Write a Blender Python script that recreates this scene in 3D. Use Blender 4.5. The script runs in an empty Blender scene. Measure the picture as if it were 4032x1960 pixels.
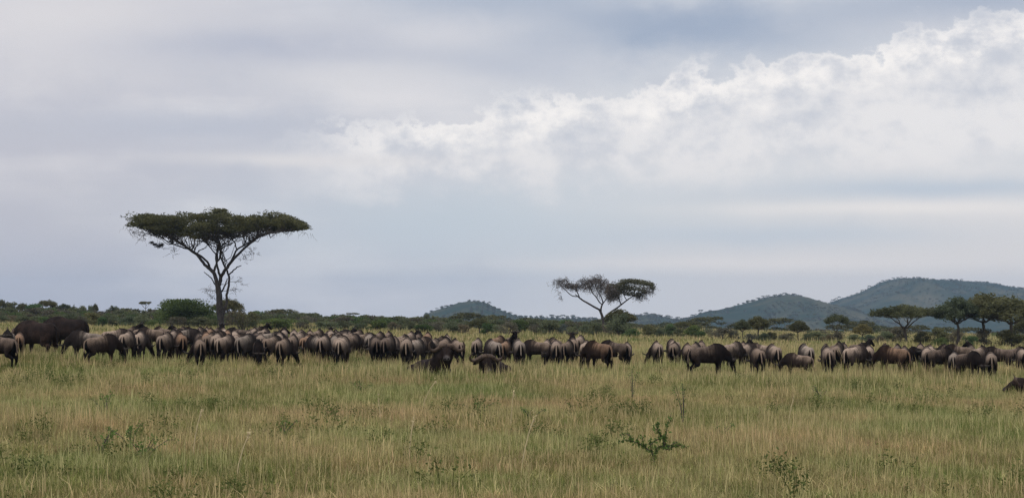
import bpy, math, random
import numpy as np
from mathutils import Vector

# ------------------------------------------------------------------ constants
SC = bpy.context.scene
COL = SC.collection
W, H = 1024.0, 497.0
FPX = 2000.0                 # focal length in pixels at 1024 wide
HZ = 309.0                   # pixel row of the level line at frame centre
CAMZ = 2.4                   # eye height in the safari vehicle
K = 3.9375                   # photograph pixels per render pixel
R = math.radians
rs = np.random.RandomState(7)
random.seed(7)


def lin(r, g, b):
    f = lambda c: (c / 255 / 12.92) if c / 255 <= 0.04045 else ((c / 255 + 0.055) / 1.055) ** 2.4
    return (f(r), f(g), f(b))


# ------------------------------------------------------------------ camera
cam_d = bpy.data.cameras.new('camera')
cam = bpy.data.objects.new('camera', cam_d)
COL.objects.link(cam)
cam_d.sensor_width = 36.0
cam_d.lens = 36.0 * FPX / W
cam_d.clip_start = 0.5
cam_d.clip_end = 30000.0
cam.location = (0, 0, CAMZ)
PITCH = math.atan((HZ - H / 2) / FPX)
cam.rotation_euler = (math.pi / 2 + PITCH, 0, 0)
SC.camera = cam

# ------------------------------------------------------------------ world: clouded daylight sky
SUN_DIR = Vector((-0.34, -0.30, 0.86)).normalized()
SUN_EL = math.asin(SUN_DIR.z)
SUN_AZ = math.atan2(SUN_DIR.x, SUN_DIR.y)
world = bpy.data.worlds.new('World')
SC.world = world
world.use_nodes = True
wt = world.node_tree
wt.nodes.clear()


class S:
    """a float socket with arithmetic"""
    def __init__(self, sock, tree): self.s, self.t = sock, tree

    def op(self, o, b=None, c=None, rev=False):
        n = self.t.nodes.new('ShaderNodeMath'); n.operation = o
        args = [self, b, c]
        if rev: args = [b, self, c]
        for i, a in enumerate(args):
            if a is None: continue
            if isinstance(a, S): self.t.links.new(a.s, n.inputs[i])
            else: n.inputs[i].default_value = float(a)
        return S(n.outputs[0], self.t)

    def __add__(s, b): return s.op('ADD', b)
    def __radd__(s, b): return s.op('ADD', b)
    def __sub__(s, b): return s.op('SUBTRACT', b)
    def __rsub__(s, b): return s.op('SUBTRACT', b, rev=True)
    def __mul__(s, b): return s.op('MULTIPLY', b)
    def __rmul__(s, b): return s.op('MULTIPLY', b)
    def __truediv__(s, b): return s.op('DIVIDE', b)

    def smooth(s, a, b):
        n = s.t.nodes.new('ShaderNodeMapRange'); n.interpolation_type = 'SMOOTHSTEP'
        s.t.links.new(s.s, n.inputs['Value'])
        lo, hi = (a, b) if a < b else (b, a)
        n.inputs['From Min'].default_value = lo; n.inputs['From Max'].default_value = hi
        n.inputs['To Min'].default_value = 0.0 if a < b else 1.0
        n.inputs['To Max'].default_value = 1.0 if a < b else 0.0
        return S(n.outputs[0], s.t)


def nnoise(tree, vec, scale, detail=4, rough=0.55):
    n = tree.nodes.new('ShaderNodeTexNoise')
    n.inputs['Scale'].default_value = scale
    n.inputs['Detail'].default_value = detail
    n.inputs['Roughness'].default_value = rough
    tree.links.new(vec, n.inputs['Vector'])
    return S(n.outputs['Fac'], tree)


def cmix(tree, a, b, fac):
    n = tree.nodes.new('ShaderNodeMix'); n.data_type = 'RGBA'
    for sock, v in ((n.inputs[6], a), (n.inputs[7], b)):
        if isinstance(v, tuple): sock.default_value = (*v[:3], 1)
        else: tree.links.new(v, sock)
    if isinstance(fac, S): tree.links.new(fac.s, n.inputs[0])
    else: n.inputs[0].default_value = fac
    return n.outputs[2]


def colmul(nt, a, b, fac=1.0):
    n = nt.nodes.new('ShaderNodeMix'); n.data_type = 'RGBA'; n.blend_type = 'MULTIPLY'
    n.inputs[0].default_value = fac
    for sock, v in ((n.inputs[6], a), (n.inputs[7], b)):
        if isinstance(v, tuple): sock.default_value = (*v[:3], 1)
        else: nt.links.new(v, sock)
    return n.outputs[2]


def build_sky():
    t = wt
    tc = t.nodes.new('ShaderNodeTexCoord')
    sep = t.nodes.new('ShaderNodeSeparateXYZ'); t.links.new(tc.outputs['Generated'], sep.inputs[0])
    x, y, z = (S(sep.outputs[i], t) for i in range(3))
    az = x.op('ARCTAN2', y) * 57.2958
    el = z.op('ARCSINE') * 57.2958

    def dirvec(kz, off=0.0):
        c = t.nodes.new('ShaderNodeCombineXYZ')
        t.links.new((x + off).s, c.inputs[0]); t.links.new(y.s, c.inputs[1]); t.links.new((z * kz).s, c.inputs[2])
        return c.outputs[0]
    big = nnoise(t, dirvec(2.4), 7.0, 5, 0.5) - 0.5
    mid = nnoise(t, dirvec(1.7, 3.1), 20.0, 6, 0.55) - 0.5
    fine = nnoise(t, dirvec(1.4, 5.7), 62.0, 7, 0.6) - 0.5
    strat = nnoise(t, dirvec(7.0, 9.2), 9.0, 5, 0.5) - 0.5

    def blob(a, e, ra, re, wob=1.0):
        u = (az - a + mid * (ra * 0.9 * wob)) / ra
        v = (el - e + mid * (re * 1.6 * wob) + fine * (re * 0.5 * wob)) / re
        return ((u * u + v * v) * -1.0).op('EXPONENT')

    c = lambda r, g, b: tuple(10 * q for q in lin(r, g, b))
    # high grey veil, a little cooler to the left, broken into soft patches
    base = cmix(t, c(183, 186, 197), c(208, 211, 215), x.smooth(-0.24, 0.12))
    base = cmix(t, base, c(214, 214, 217), (big * 1.9 + strat * 1.3 + mid * 0.9 + 0.08).smooth(-0.05, 0.7))
    base = cmix(t, base, c(172, 179, 193), (big * -1.6 + mid * -1.4 + strat * -0.9 - 0.04).smooth(0.0, 0.8))
    # pale upper left, blue-grey gap under the cumulus
    base = cmix(t, base, c(212, 211, 213), blob(-13.0, 8.0, 5.5, 1.9, 0.7) * 0.85)
    base = cmix(t, base, c(184, 185, 194), blob(-13.5, 2.5, 5.0, 2.6, 0.4) * 0.75)
    base = cmix(t, base, c(184, 197, 207), blob(1.0, 2.4, 9.0, 1.3, 0.5) * 0.9)
    # darker undersides over the upper middle and right
    base = cmix(t, base, c(150, 164, 185), blob(5.0, 8.0, 6.0, 1.05) * 0.97)
    base = cmix(t, base, c(160, 172, 190), blob(-1.0, 8.8, 4.0, 0.6) * 0.8)
    base = cmix(t, base, c(160, 171, 189), blob(13.0, 8.5, 4.5, 0.55) * 0.9)
    base = cmix(t, base, c(172, 178, 193), blob(-7.0, 7.4, 4.2, 0.55) * 0.85)
    base = cmix(t, base, c(178, 184, 197), blob(-8.5, 5.2, 4.0, 0.5) * 0.8)
    base = cmix(t, base, c(176, 183, 197), blob(-0.5, 6.9, 2.8, 0.55) * 0.7)
    base = cmix(t, base, c(206, 207, 211), blob(-4.5, 6.6, 2.6, 0.5) * 0.7)
    base = cmix(t, base, c(206, 207, 212), blob(-1.8, 7.9, 1.8, 0.5) * 0.6)
    # sunlit cumulus band rising to the right
    top = el - (az * 0.148 + 5.85) + mid * 2.5 + fine * 2.6
    bot = el - (az * 0.05 + 3.6) + mid * 2.2 + fine * 1.4
    win = az.smooth(-8.0, -2.0) * az.smooth(34.0, 17.0)
    cum = top.smooth(0.18, -0.14) * bot.smooth(-0.55, 0.7) * win
    lit = cmix(t, c(191, 196, 205), c(222, 222, 223), (mid * 2.0 + fine * 1.7 + big * 0.5 + top * -0.06 + 0.14).smooth(-0.32, 0.48))
    rim = top.smooth(-1.2, -0.2) * (fine * 1.6 + 0.55).smooth(0.2, 0.85)
    lit = cmix(t, lit, c(240, 238, 235), rim * 0.95)
    base = cmix(t, base, lit, cum * 0.95)
    # pale veil low on the right, then low streaks of stratus
    base = cmix(t, base, c(216, 214, 213), (1.0 - (el / 5.0).smooth(0.2, 1.0)) * x.smooth(-0.08, 0.18) * 0.9)
    base = cmix(t, base, c(214, 213, 214), blob(-6.0, 4.25, 3.6, 0.20, 0.8) * 0.8)
    base = cmix(t, base, c(180, 192, 205), blob(12.0, 3.4, 5.0, 0.30, 0.7) * 0.85)
    base = cmix(t, base, c(225, 223, 221), blob(11.5, 2.85, 5.5, 0.20, 0.7) * 0.9)
    base = cmix(t, base, c(188, 198, 208), blob(7.0, 2.1, 6.0, 0.35, 0.7) * 0.8)
    base = cmix(t, base, c(224, 221, 219), blob(7.5, 1.3, 6.5, 0.22, 0.7) * 0.9)
    sky = t.nodes.new('ShaderNodeTexSky')
    sky.sky_type = 'NISHITA'; sky.sun_disc = False
    sky.sun_elevation = SUN_EL; sky.sun_rotation = SUN_AZ
    sky.air_density = 1.0; sky.dust_density = 2.0
    base = colmul(t, base, (0.92, 0.895, 0.888))
    col = cmix(t, base, sky.outputs[0], 0.05)
    bg = t.nodes.new('ShaderNodeBackground'); bg.inputs['Strength'].default_value = 0.1
    t.links.new(col, bg.inputs['Color'])
    out = t.nodes.new('ShaderNodeOutputWorld'); t.links.new(bg.outputs[0], out.inputs['Surface'])


build_sky()

sun_d = bpy.data.lights.new('sun', 'SUN')
sun_d.energy = 1.5
sun_d.angle = R(14)
sun_d.color = (1.0, 0.95, 0.88)
sun = bpy.data.objects.new('sun', sun_d)
COL.objects.link(sun)
sun.rotation_euler = (-SUN_DIR).to_track_quat('-Z', 'Y').to_euler()

vs = SC.view_settings
vs.view_transform = 'Standard'; vs.look = 'None'; vs.exposure = 0.36; vs.gamma = 1.0
vs.use_curve_mapping = False
cy = SC.cycles
cy.use_denoising = True
cy.denoising_input_passes = 'RGB_ALBEDO_NORMAL'
cy.denoising_prefilter = 'NONE'     # keeps the fine grass texture
cy.max_bounces = 6; cy.diffuse_bounces = 3; cy.glossy_bounces = 2; cy.transmission_bounces = 3
cy.transparent_max_bounces = 6; cy.volume_bounces = 0
cy.filter_width = 1.45


# ------------------------------------------------------------------ helpers
def gz(x, y):
    """ground height: a plain that falls very gently to the right"""
    x = np.asarray(x, float); y = np.asarray(y, float)
    z = -3.2 * np.tanh(x / 160.0)
    t = np.clip((y - 230.0) / 1000.0, 0, 1)
    z = z - 30.0 * t * t * (3 - 2 * t)      # the plain sinks away towards the hills
    z = z + 0.05 * np.sin(x * 0.21 + 1.3) * np.sin(y * 0.13) + 0.04 * np.sin(x * 0.07 - y * 0.31)
    return z


def sstep(a, b, x):
    t = np.clip((x - a) / (b - a), 0, 1)
    return t * t * (3 - 2 * t)


def hor(px):
    return HZ + 0.02 * (px - W / 2)


def spot(px, d):
    """ground point seen in image column px at distance d"""
    x = (px - W / 2) / FPX * d
    return Vector((x, d, float(gz(x, d))))


def mesh_np(name, V, faces, cols=None, smooth=False, mats=()):
    """faces: list of (m,k) int arrays"""
    me = bpy.data.meshes.new(name)
    V = np.asarray(V, np.float32)
    me.vertices.add(len(V)); me.vertices.foreach_set('co', V.ravel())
    loops, starts, tot = [], [], 0
    for f in faces:
        f = np.asarray(f, np.int32)
        if len(f) == 0: continue
        m, k = f.shape
        starts.append(tot + np.arange(m) * k); tot += m * k
        loops.append(f.ravel())
    lo = np.concatenate(loops).astype(np.int32); st = np.concatenate(starts).astype(np.int32)
    me.loops.add(len(lo)); me.loops.foreach_set('vertex_index', lo)
    me.polygons.add(len(st)); me.polygons.foreach_set('loop_start', st)
    if smooth: me.polygons.foreach_set('use_smooth', np.ones(len(st), bool))
    me.update(calc_edges=True); me.validate()
    if cols is not None:
        a = me.color_attributes.new('Col', 'FLOAT_COLOR', 'POINT')
        c4 = np.ones((len(V), 4), np.float32); c4[:, :3] = cols
        a.data.foreach_set('color', c4.ravel())
    for m in mats: me.materials.append(m)
    return me


class MB:
    """collects vertices and faces of one mesh"""
    def __init__(s): s.v, s.f, s.c, s.n = [], {3: [], 4: []}, [], 0

    def add(s, V, F, col=None):
        V = np.asarray(V, float); F = np.asarray(F, int)
        s.v.append(V); s.f[F.shape[1]].append(F + s.n)
        s.c.append(np.tile(np.asarray(col if col is not None else (1, 1, 1), float), (len(V), 1)) if np.ndim(col) < 2 else col)
        s.n += len(V)

    def tube(s, P, rad, k=7, col=None, caps=True):
        P = np.asarray(P, float); rad = np.broadcast_to(np.asarray(rad, float), (len(P),))
        T = np.gradient(P, axis=0); T /= np.linalg.norm(T, axis=1)[:, None] + 1e-9
        a = np.array([0, 0, 1.0]) if abs(T[0][2]) < 0.9 else np.array([1.0, 0, 0])
        V = []
        u = np.cross(T[0], a); u /= np.linalg.norm(u)
        for i in range(len(P)):
            u = u - T[i] * u.dot(T[i]); u /= np.linalg.norm(u) + 1e-9
            w = np.cross(T[i], u)
            th = np.arange(k) * 2 * math.pi / k
            V.append(P[i] + rad[i] * (np.cos(th)[:, None] * u + np.sin(th)[:, None] * w))
        V = np.concatenate(V)
        i = np.arange(len(P) - 1)[:, None] * k; j = np.arange(k)[None, :]; j2 = (j + 1) % k
        F = np.stack([i + j, i + j2, i + k + j2, i + k + j], -1).reshape(-1, 4)
        s.add(V, F, col)
        if caps:
            n0 = len(V)
            e = [P[0], P[-1]]
            Vc = np.concatenate([V[:k], V[-k:], np.array(e)])
            jj = np.arange(k); jn = (jj + 1) % k
            F1 = np.stack([jn, jj, np.full(k, 2 * k)], -1); F2 = np.stack([k + jj, k + jn, np.full(k, 2 * k + 1)], -1)
            s.add(Vc, np.concatenate([F1, F2]), col)

    def mesh(s, name, mat, smooth=False):
        V = np.concatenate(s.v); C = np.concatenate(s.c)
        fs = [np.concatenate(s.f[k]) for k in (4, 3) if s.f[k]]
        return mesh_np(name, V, fs, C, smooth, (mat,))


def link(name, me, parent=None, loc=(0, 0, 0), rz=0.0, sc=1.0):
    o = bpy.data.objects.new(name, me)
    COL.objects.link(o)
    o.location = loc; o.rotation_euler = (0, 0, rz)
    o.scale = (sc, sc, sc) if np.isscalar(sc) else sc
    if parent is not None: o.parent = parent
    return o


def tag(o, label, cat, group=None):
    o['label'] = label; o['category'] = cat
    if group: o['group'] = group
    return o


def kind(o, k, label=None, cat=None):
    o['kind'] = k
    if label: o['label'] = label
    if cat: o['category'] = cat
    return o


ORD = ['first', 'second', 'third', 'fourth', 'fifth', 'sixth', 'seventh', 'eighth', 'ninth', 'tenth', 'eleventh',
       'twelfth', 'thirteenth', 'fourteenth', 'fifteenth', 'sixteenth', 'seventeenth', 'eighteenth', 'nineteenth',
       'twentieth'] + ['twenty-' + w for w in ('first', 'second', 'third', 'fourth', 'fifth', 'sixth', 'seventh', 'eighth', 'ninth')] + \
      ['thirtieth'] + ['thirty-' + w for w in ('first', 'second', 'third', 'fourth', 'fifth', 'sixth', 'seventh', 'eighth', 'ninth')] + \
      ['fortieth'] + ['forty-' + w for w in ('first', 'second', 'third', 'fourth', 'fifth', 'sixth', 'seventh', 'eighth', 'ninth')]


# ------------------------------------------------------------------ materials
def new_mat(name):
    m = bpy.data.materials.new(name); m.use_nodes = True
    nt = m.node_tree; nt.nodes.clear()
    out = nt.nodes.new('ShaderNodeOutputMaterial')
    return m, nt, out


def objcoord(nt, world_space=False):
    if world_space:
        return nt.nodes.new('ShaderNodeNewGeometry').outputs['Position']
    return nt.nodes.new('ShaderNodeTexCoord').outputs['Object']


def grey(nt, s):
    c = nt.nodes.new('ShaderNodeCombineColor')
    for i in range(3): nt.links.new(s.s, c.inputs[i])
    return c.outputs[0]


def attr(nt, name='Col'):
    a = nt.nodes.new('ShaderNodeVertexColor'); a.layer_name = name
    return a.outputs['Color']


def mat_hide(name, rough=0.85, spread=0.5, bump=0.25, grain=22.0):
    m, nt, out = new_mat(name)
    p = objcoord(nt)
    oi = nt.nodes.new('ShaderNodeObjectInfo')
    fine = nnoise(nt, p, grain, 5, 0.65); blot = nnoise(nt, p, 4.0, 3, 0.5)
    mul = (fine * 1.9 + blot * 1.6 - 0.76).op('MAXIMUM', 0.25)
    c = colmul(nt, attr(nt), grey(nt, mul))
    c = colmul(nt, c, oi.outputs['Color'])
    b = nt.nodes.new('ShaderNodeBsdfPrincipled')
    nt.links.new(c, b.inputs['Base Color'])
    b.inputs['Roughness'].default_value = rough
    b.inputs['Specular IOR Level'].default_value = 0.06
    bm = nt.nodes.new('ShaderNodeBump'); bm.inputs['Strength'].default_value = bump; bm.inputs['Distance'].default_value = 0.02
    nt.links.new(fine.s, bm.inputs['Height']); nt.links.new(bm.outputs[0], b.inputs['Normal'])
    nt.links.new(b.outputs[0], out.inputs['Surface'])
    return m


def mat_leaf(name, a, b_, trans=0.35, scale=0.5, vary=0.35):
    """foliage: two leaf colours patched by noise, leaf-to-leaf variation from Col"""
    m, nt, out = new_mat(name)
    p = objcoord(nt, True)
    n = nnoise(nt, p, scale, 3, 0.6)
    c = cmix(nt, a, b_, n.smooth(0.35, 0.65))
    c = colmul(nt, c, attr(nt))
    oi = nt.nodes.new('ShaderNodeObjectInfo')
    c = colmul(nt, c, oi.outputs['Color'])
    d = nt.nodes.new('ShaderNodeBsdfDiffuse'); nt.links.new(c, d.inputs['Color'])
    tr = nt.nodes.new('ShaderNodeBsdfTranslucent'); nt.links.new(c, tr.inputs['Color'])
    mx = nt.nodes.new('ShaderNodeMixShader'); mx.inputs[0].default_value = trans
    nt.links.new(d.outputs[0], mx.inputs[1]); nt.links.new(tr.outputs[0], mx.inputs[2])
    nt.links.new(mx.outputs[0], out.inputs['Surface'])
    return m


def mat_plain(name, a, b_, scale=6.0, rough=0.9, bump=0.3, stretch=1.0):
    m, nt, out = new_mat(name)
    p = objcoord(nt)
    if stretch != 1.0:
        mp = nt.nodes.new('ShaderNodeMapping'); mp.inputs['Scale'].default_value = (1, 1, stretch)
        nt.links.new(p, mp.inputs[0]); p = mp.outputs[0]
    n = nnoise(nt, p, scale, 5, 0.6)
    c = cmix(nt, a, b_, n.smooth(0.3, 0.7))
    b = nt.nodes.new('ShaderNodeBsdfPrincipled')
    nt.links.new(c, b.inputs['Base Color']); b.inputs['Roughness'].default_value = rough
    b.inputs['Specular IOR Level'].default_value = 0.2
    bm = nt.nodes.new('ShaderNodeBump'); bm.inputs['Strength'].default_value = bump
    nt.links.new(n.s, bm.inputs['Height']); nt.links.new(bm.outputs[0], b.inputs['Normal'])
    nt.links.new(b.outputs[0], out.inputs['Surface'])
    return m


M_HIDE = mat_hide('wildebeest_hide')
M_BUFF = mat_hide('buffalo_hide', 0.8, bump=0.5, grain=16.0)
M_HORN = mat_plain('horn', (0.055, 0.046, 0.040), (0.025, 0.021, 0.019), 18, 0.7)
M_BHORN = mat_plain('buffalo_horn', (0.125, 0.088, 0.066), (0.055, 0.040, 0.033), 14, 0.7)
M_HAIR = mat_plain('dark_hair', (0.018, 0.014, 0.013), (0.035, 0.028, 0.025), 30, 0.8)
M_BEARD = mat_plain('pale_hair', (0.30, 0.25, 0.20), (0.16, 0.13, 0.10), 30, 0.9)
M_EYE = mat_plain('eye', (0.01, 0.008, 0.007), (0.012, 0.01, 0.009), 3, 0.15)
M_BARK = mat_plain('acacia_bark', (0.040, 0.033, 0.031), (0.080, 0.071, 0.068), 5, 0.95, 0.8, 0.3)
M_BARKD = mat_plain('scrub_bark', (0.07, 0.058, 0.048), (0.12, 0.10, 0.085), 6, 0.95, 0.6, 0.3)
M_ACA = mat_leaf('acacia_leaf', (0.132, 0.130, 0.064), (0.082, 0.085, 0.043), 0.42, 0.6)
M_FEATHER = mat_leaf('feathery_leaf', (0.120, 0.118, 0.066), (0.080, 0.080, 0.050), 0.4, 0.9)
M_BARE = mat_leaf('dry_twig', (0.150, 0.128, 0.115), (0.10, 0.088, 0.080), 0.25, 0.8)
M_GREEN = mat_leaf('green_leaf', (0.115, 0.160, 0.062), (0.076, 0.112, 0.045), 0.45, 0.7)
M_SCRUB = mat_leaf('scrub_leaf', (0.145, 0.158, 0.086), (0.10, 0.113, 0.064), 0.45, 0.4)
M_GREYS = mat_leaf('grey_scrub_leaf', (0.150, 0.138, 0.095), (0.098, 0.093, 0.068), 0.4, 0.5)
M_HERB = mat_leaf('herb_leaf', (0.135, 0.165, 0.055), (0.095, 0.125, 0.042), 0.4, 2.0)
M_WEED = mat_leaf('weed_leaf', (0.16, 0.25, 0.072), (0.115, 0.19, 0.058), 0.5, 3.0)


def mat_grass(name, vary=1.0):
    m, nt, out = new_mat(name)
    p = objcoord(nt, True)
    oi = nt.nodes.new('ShaderNodeObjectInfo')
    n1 = nnoise(nt, p, 0.16, 4, 0.6); n2 = nnoise(nt, p, 1.1, 3, 0.6)
    tint = cmix(nt, (0.84, 1.0, 0.76), (1.12, 1.01, 0.95), (n1 * 0.7 + n2 * 0.3).smooth(0.36, 0.64))
    c = colmul(nt, attr(nt), tint)
    c = colmul(nt, c, grey(nt, S(oi.outputs['Random'], nt) * 0.35 + 0.8))
    d = nt.nodes.new('ShaderNodeBsdfDiffuse'); nt.links.new(c, d.inputs['Color'])
    tr = nt.nodes.new('ShaderNodeBsdfTranslucent'); nt.links.new(c, tr.inputs['Color'])
    mx = nt.nodes.new('ShaderNodeMixShader'); mx.inputs[0].default_value = 0.42
    nt.links.new(d.outputs[0], mx.inputs[1]); nt.links.new(tr.outputs[0], mx.inputs[2])
    nt.links.new(mx.outputs[0], out.inputs['Surface'])
    return m


M_GRASS = mat_grass('grass_blade')


def mat_ground():
    m, nt, out = new_mat('plain_ground')
    p = objcoord(nt, True)
    n1 = nnoise(nt, p, 0.02, 5, 0.6); n2 = nnoise(nt, p, 0.35, 5, 0.65); n3 = nnoise(nt, p, 3.0, 4, 0.6)
    c = cmix(nt, (0.125, 0.118, 0.050), (0.165, 0.138, 0.068), (n1 * 0.5 + n2 * 0.5).smooth(0.38, 0.62))
    c = colmul(nt, c, grey(nt, n3 * 0.9 + 0.5))
    sp = nt.nodes.new('ShaderNodeSeparateXYZ'); nt.links.new(p, sp.inputs[0])
    far = (S(sp.outputs[1], nt) + n1 * 160.0 - 80.0).smooth(220.0, 330.0)     # thorn scrub takes over from grass
    c = cmix(nt, c, cmix(nt, (0.060, 0.070, 0.036), (0.10, 0.098, 0.052), n2.smooth(0.4, 0.62)), far)
    b = nt.nodes.new('ShaderNodeBsdfDiffuse'); nt.links.new(c, b.inputs['Color'])
    bm = nt.nodes.new('ShaderNodeBump'); bm.inputs['Distance'].default_value = 0.2
    nt.links.new(n3.s, bm.inputs['Height']); nt.links.new(bm.outputs[0], b.inputs['Normal'])
    nt.links.new(b.outputs[0], out.inputs['Surface'])
    return m


def mat_hill():
    m, nt, out = new_mat('hillside')
    p = objcoord(nt, True)
    n1 = nnoise(nt, p, 0.006, 5, 0.6); n2 = nnoise(nt, p, 0.03, 5, 0.65); n3 = nnoise(nt, p, 0.12, 4, 0.6)
    c = cmix(nt, (0.024, 0.042, 0.028), (0.100, 0.094, 0.058), (n1 * 0.55 + n2 * 0.45).smooth(0.44, 0.62))
    c = cmix(nt, c, (0.026, 0.040, 0.028), (n2 * 0.5 + n3 * 0.5).smooth(0.53, 0.62))
    b = nt.nodes.new('ShaderNodeBsdfDiffuse'); nt.links.new(c, b.inputs['Color'])
    nt.links.new(b.outputs[0], out.inputs['Surface'])
    return m


# ------------------------------------------------------------------ ground and hills
def build_ground():
    ys = np.concatenate([np.linspace(-60, 20, 12), np.linspace(22, 330, 220), np.geomspace(335, 5150, 50)])
    us = np.concatenate([-np.geomspace(1950, 170, 18), np.linspace(-165, 165, 166), np.geomspace(170, 1950, 18)])
    X, Y = np.meshgrid(us, ys)
    V = np.stack([X, Y, gz(X, Y)], -1).reshape(-1, 3)
    ny, nx = X.shape
    i = np.arange(ny - 1)[:, None] * nx; j = np.arange(nx - 1)[None, :]
    F = np.stack([i + j, i + j + 1, i + nx + j + 1, i + nx + j], -1).reshape(-1, 4)
    o = link('ground', mesh_np('ground', V, [F], None, True, (mat_ground(),)))
    kind(o, 'structure')


build_ground()


def vnoise(x, y, seed):
    """cheap smooth 2-D value noise"""
    r = np.random.RandomState(seed).rand(64, 64)
    xi, yi = np.floor(x).astype(int), np.floor(y).astype(int)
    fx, fy = x - xi, y - yi
    fx = fx * fx * (3 - 2 * fx); fy = fy * fy * (3 - 2 * fy)
    a = r[yi % 64, xi % 64]; b = r[yi % 64, (xi + 1) % 64]; c = r[(yi + 1) % 64, xi % 64]; d = r[(yi + 1) % 64, (xi + 1) % 64]
    return (a * (1 - fx) + b * fx) * (1 - fy) + (c * (1 - fx) + d * fx) * fy - 0.5


def fbm(x, y, seed, o=4):
    v, a, s = 0, 1.0, 1.0
    for i in range(o):
        v = v + a * vnoise(x * s, y * s, seed + i); a *= 0.5; s *= 2.03
    return v


M_HILL = mat_hill()
HILL_PTS = []


def hill(prof, y0, depth, seed, rough, ext=0.0, spread=1.0):
    """prof: skyline points in the 2576-wide view of the photograph; y0: distance of the ridge; depth: half depth"""
    P = np.array(prof, float)
    xs = (P[:, 0] / 2.5156 - W / 2) / FPX * y0
    zs = CAMZ - (P[:, 1] / 2.5156 - HZ) / FPX * y0
    zs = zs + 3.0
    X = np.arange(xs.min() - 60, xs.max() + 60, 6.0)
    Y = np.linspace(y0 - depth, y0 + depth, 90)
    XX, YY = np.meshgrid(X, Y)
    # spurs shift the ridge forward and back
    t = (YY - y0 - 0.16 * depth * np.sin(XX / 170.0 + seed)) / depth
    prof_z = np.interp(XX, xs, zs, left=zs[0] - 25, right=zs[-1] - 25)
    fall = np.clip(1 - np.abs(t), 0, 1); fall = fall * fall * (3 - 2 * fall)
    fall = fall ** 0.85
    prof_z = prof_z + 2.6 * fbm(XX / 38.0, XX * 0 + seed, seed + 31, 3)
    gull = fbm(XX / 60.0, YY / 150.0, seed) * rough * fall * (1 - fall) * 4
    Z = (prof_z + 34) * fall + gull - 37 + fbm(XX / 25.0, YY / 25.0, seed + 9, 2) * 0.8 * fall
    V = np.stack([XX, YY, Z], -1).reshape(-1, 3)
    ny, nx = XX.shape
    i = np.arange(ny - 1)[:, None] * nx; j = np.arange(nx - 1)[None, :]
    F = np.stack([i + j, i + j + 1, i + nx + j + 1, i + nx + j], -1).reshape(-1, 4)
    o = link('hill', mesh_np('hill', V, [F], None, True, (M_HILL,)))
    kind(o, 'structure')
    # places for trees on the near slope and the crest
    r = np.random.RandomState(seed + 5)
    ii = r.randint(0, ny * 6 // 10, 6000); jj = r.randint(0, nx, 6000)
    keep = (Z[ii, jj] > -18) & (fbm(XX[ii, jj] / 90.0, YY[ii, jj] / 90.0, seed + 3) > -0.15)
    pts = np.stack([XX[ii, jj], YY[ii, jj], Z[ii, jj] - 0.3], -1)[keep]
    k = np.argmax(Z - 0.002 * np.abs(YY - y0), axis=0)
    jj = np.arange(0, nx)[(r.rand(nx) < 0.5) & (fbm(X / 45.0, X * 0, seed + 41, 3) > .02)]
    crest = np.stack([XX[k[jj], jj], YY[k[jj], jj], Z[k[jj], jj] - 0.3], -1)
    crest = crest[crest[:, 2] > -5]
    HILL_PTS.append(np.concatenate([pts, crest]))


# cone hill in the middle, low saddle, shoulder ridge, big flat-topped ridge on the right
hill([(1020, 805), (1060, 797), (1090, 782), (1120, 771), (1150, 761), (1180, 757), (1215, 760), (1250, 773), (1275, 784),
      (1300, 792), (1340, 798), (1390, 800), (1440, 803), (1490, 806), (1540, 815)], 2300, 420, 3, 10)
hill([(1480, 812), (1540, 800), (1590, 793), (1620, 792), (1660, 799), (1700, 805), (1740, 802), (1780, 784), (1830, 776), (1880, 763), (1930, 748),
      (1990, 739), (2030, 743), (2060, 752), (2090, 764), (2130, 775), (2180, 798), (2230, 818), (2280, 835)], 2500, 520, 11, 16)
hill([(1960, 800), (2020, 785), (2085, 765), (2130, 745), (2170, 728), (2210, 709), (2250, 700), (2330, 703), (2400, 706), (2480, 711),
      (2560, 719), (2640, 726), (2760, 742), (2900, 780), (3000, 815)], 3300, 900, 21, 30)


# ------------------------------------------------------------------ air
def build_haze():
    x0, x1, y0, y1, z0, z1 = -2000, 2000, -80, 5200, -38, 84
    V = [(x, y, z) for x in (x0, x1) for y in (y0, y1) for z in (z0, z1)]
    F = [(0, 1, 3, 2), (4, 6, 7, 5), (0, 4, 5, 1), (2, 3, 7, 6), (0, 2, 6, 4), (1, 5, 7, 3)]
    m, nt, out = new_mat('haze_air')
    v = nt.nodes.new('ShaderNodeVolumePrincipled')
    v.inputs['Color'].default_value = (0.50, 0.71, 1.0, 1)
    v.inputs['Density'].default_value = 0.000118
    nt.links.new(v.outputs[0], out.inputs['Volume'])
    o = link('haze', mesh_np('haze', np.array(V, float), [np.array(F)], None, False, (m,)))
    kind(o, 'stuff', 'thin blue distance haze over the plain', 'haze')


build_haze()


# ------------------------------------------------------------------ foliage
def leaf_quads(mb, C, size, rng, flat=0.5, aspect=0.4, bright=0.35):
    """small leaf sprays round the points C"""
    n = len(C)
    if n == 0: return
    d = rng.normal(size=(n, 3)); d[:, 2] *= (1 - flat)
    d /= np.linalg.norm(d, axis=1)[:, None] + 1e-9
    e = rng.normal(size=(n, 3)); e -= d * (e * d).sum(1)[:, None]; e /= np.linalg.norm(e, axis=1)[:, None] + 1e-9
    L = size * (0.6 + 0.8 * rng.rand(n))[:, None]
    a, b = d * L * 0.5, e * L * 0.5 * aspect
    V = np.stack([C - a, C + b - a * 0.1, C + a, C - b + a * 0.1], 1).reshape(-1, 3)
    F = np.arange(n * 4).reshape(-1, 4)
    col = np.repeat(1 + bright * (rng.rand(n) * 2 - 1), 4)[:, None] * np.ones((1, 3))
    mb.add(V, F, col)


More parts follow.
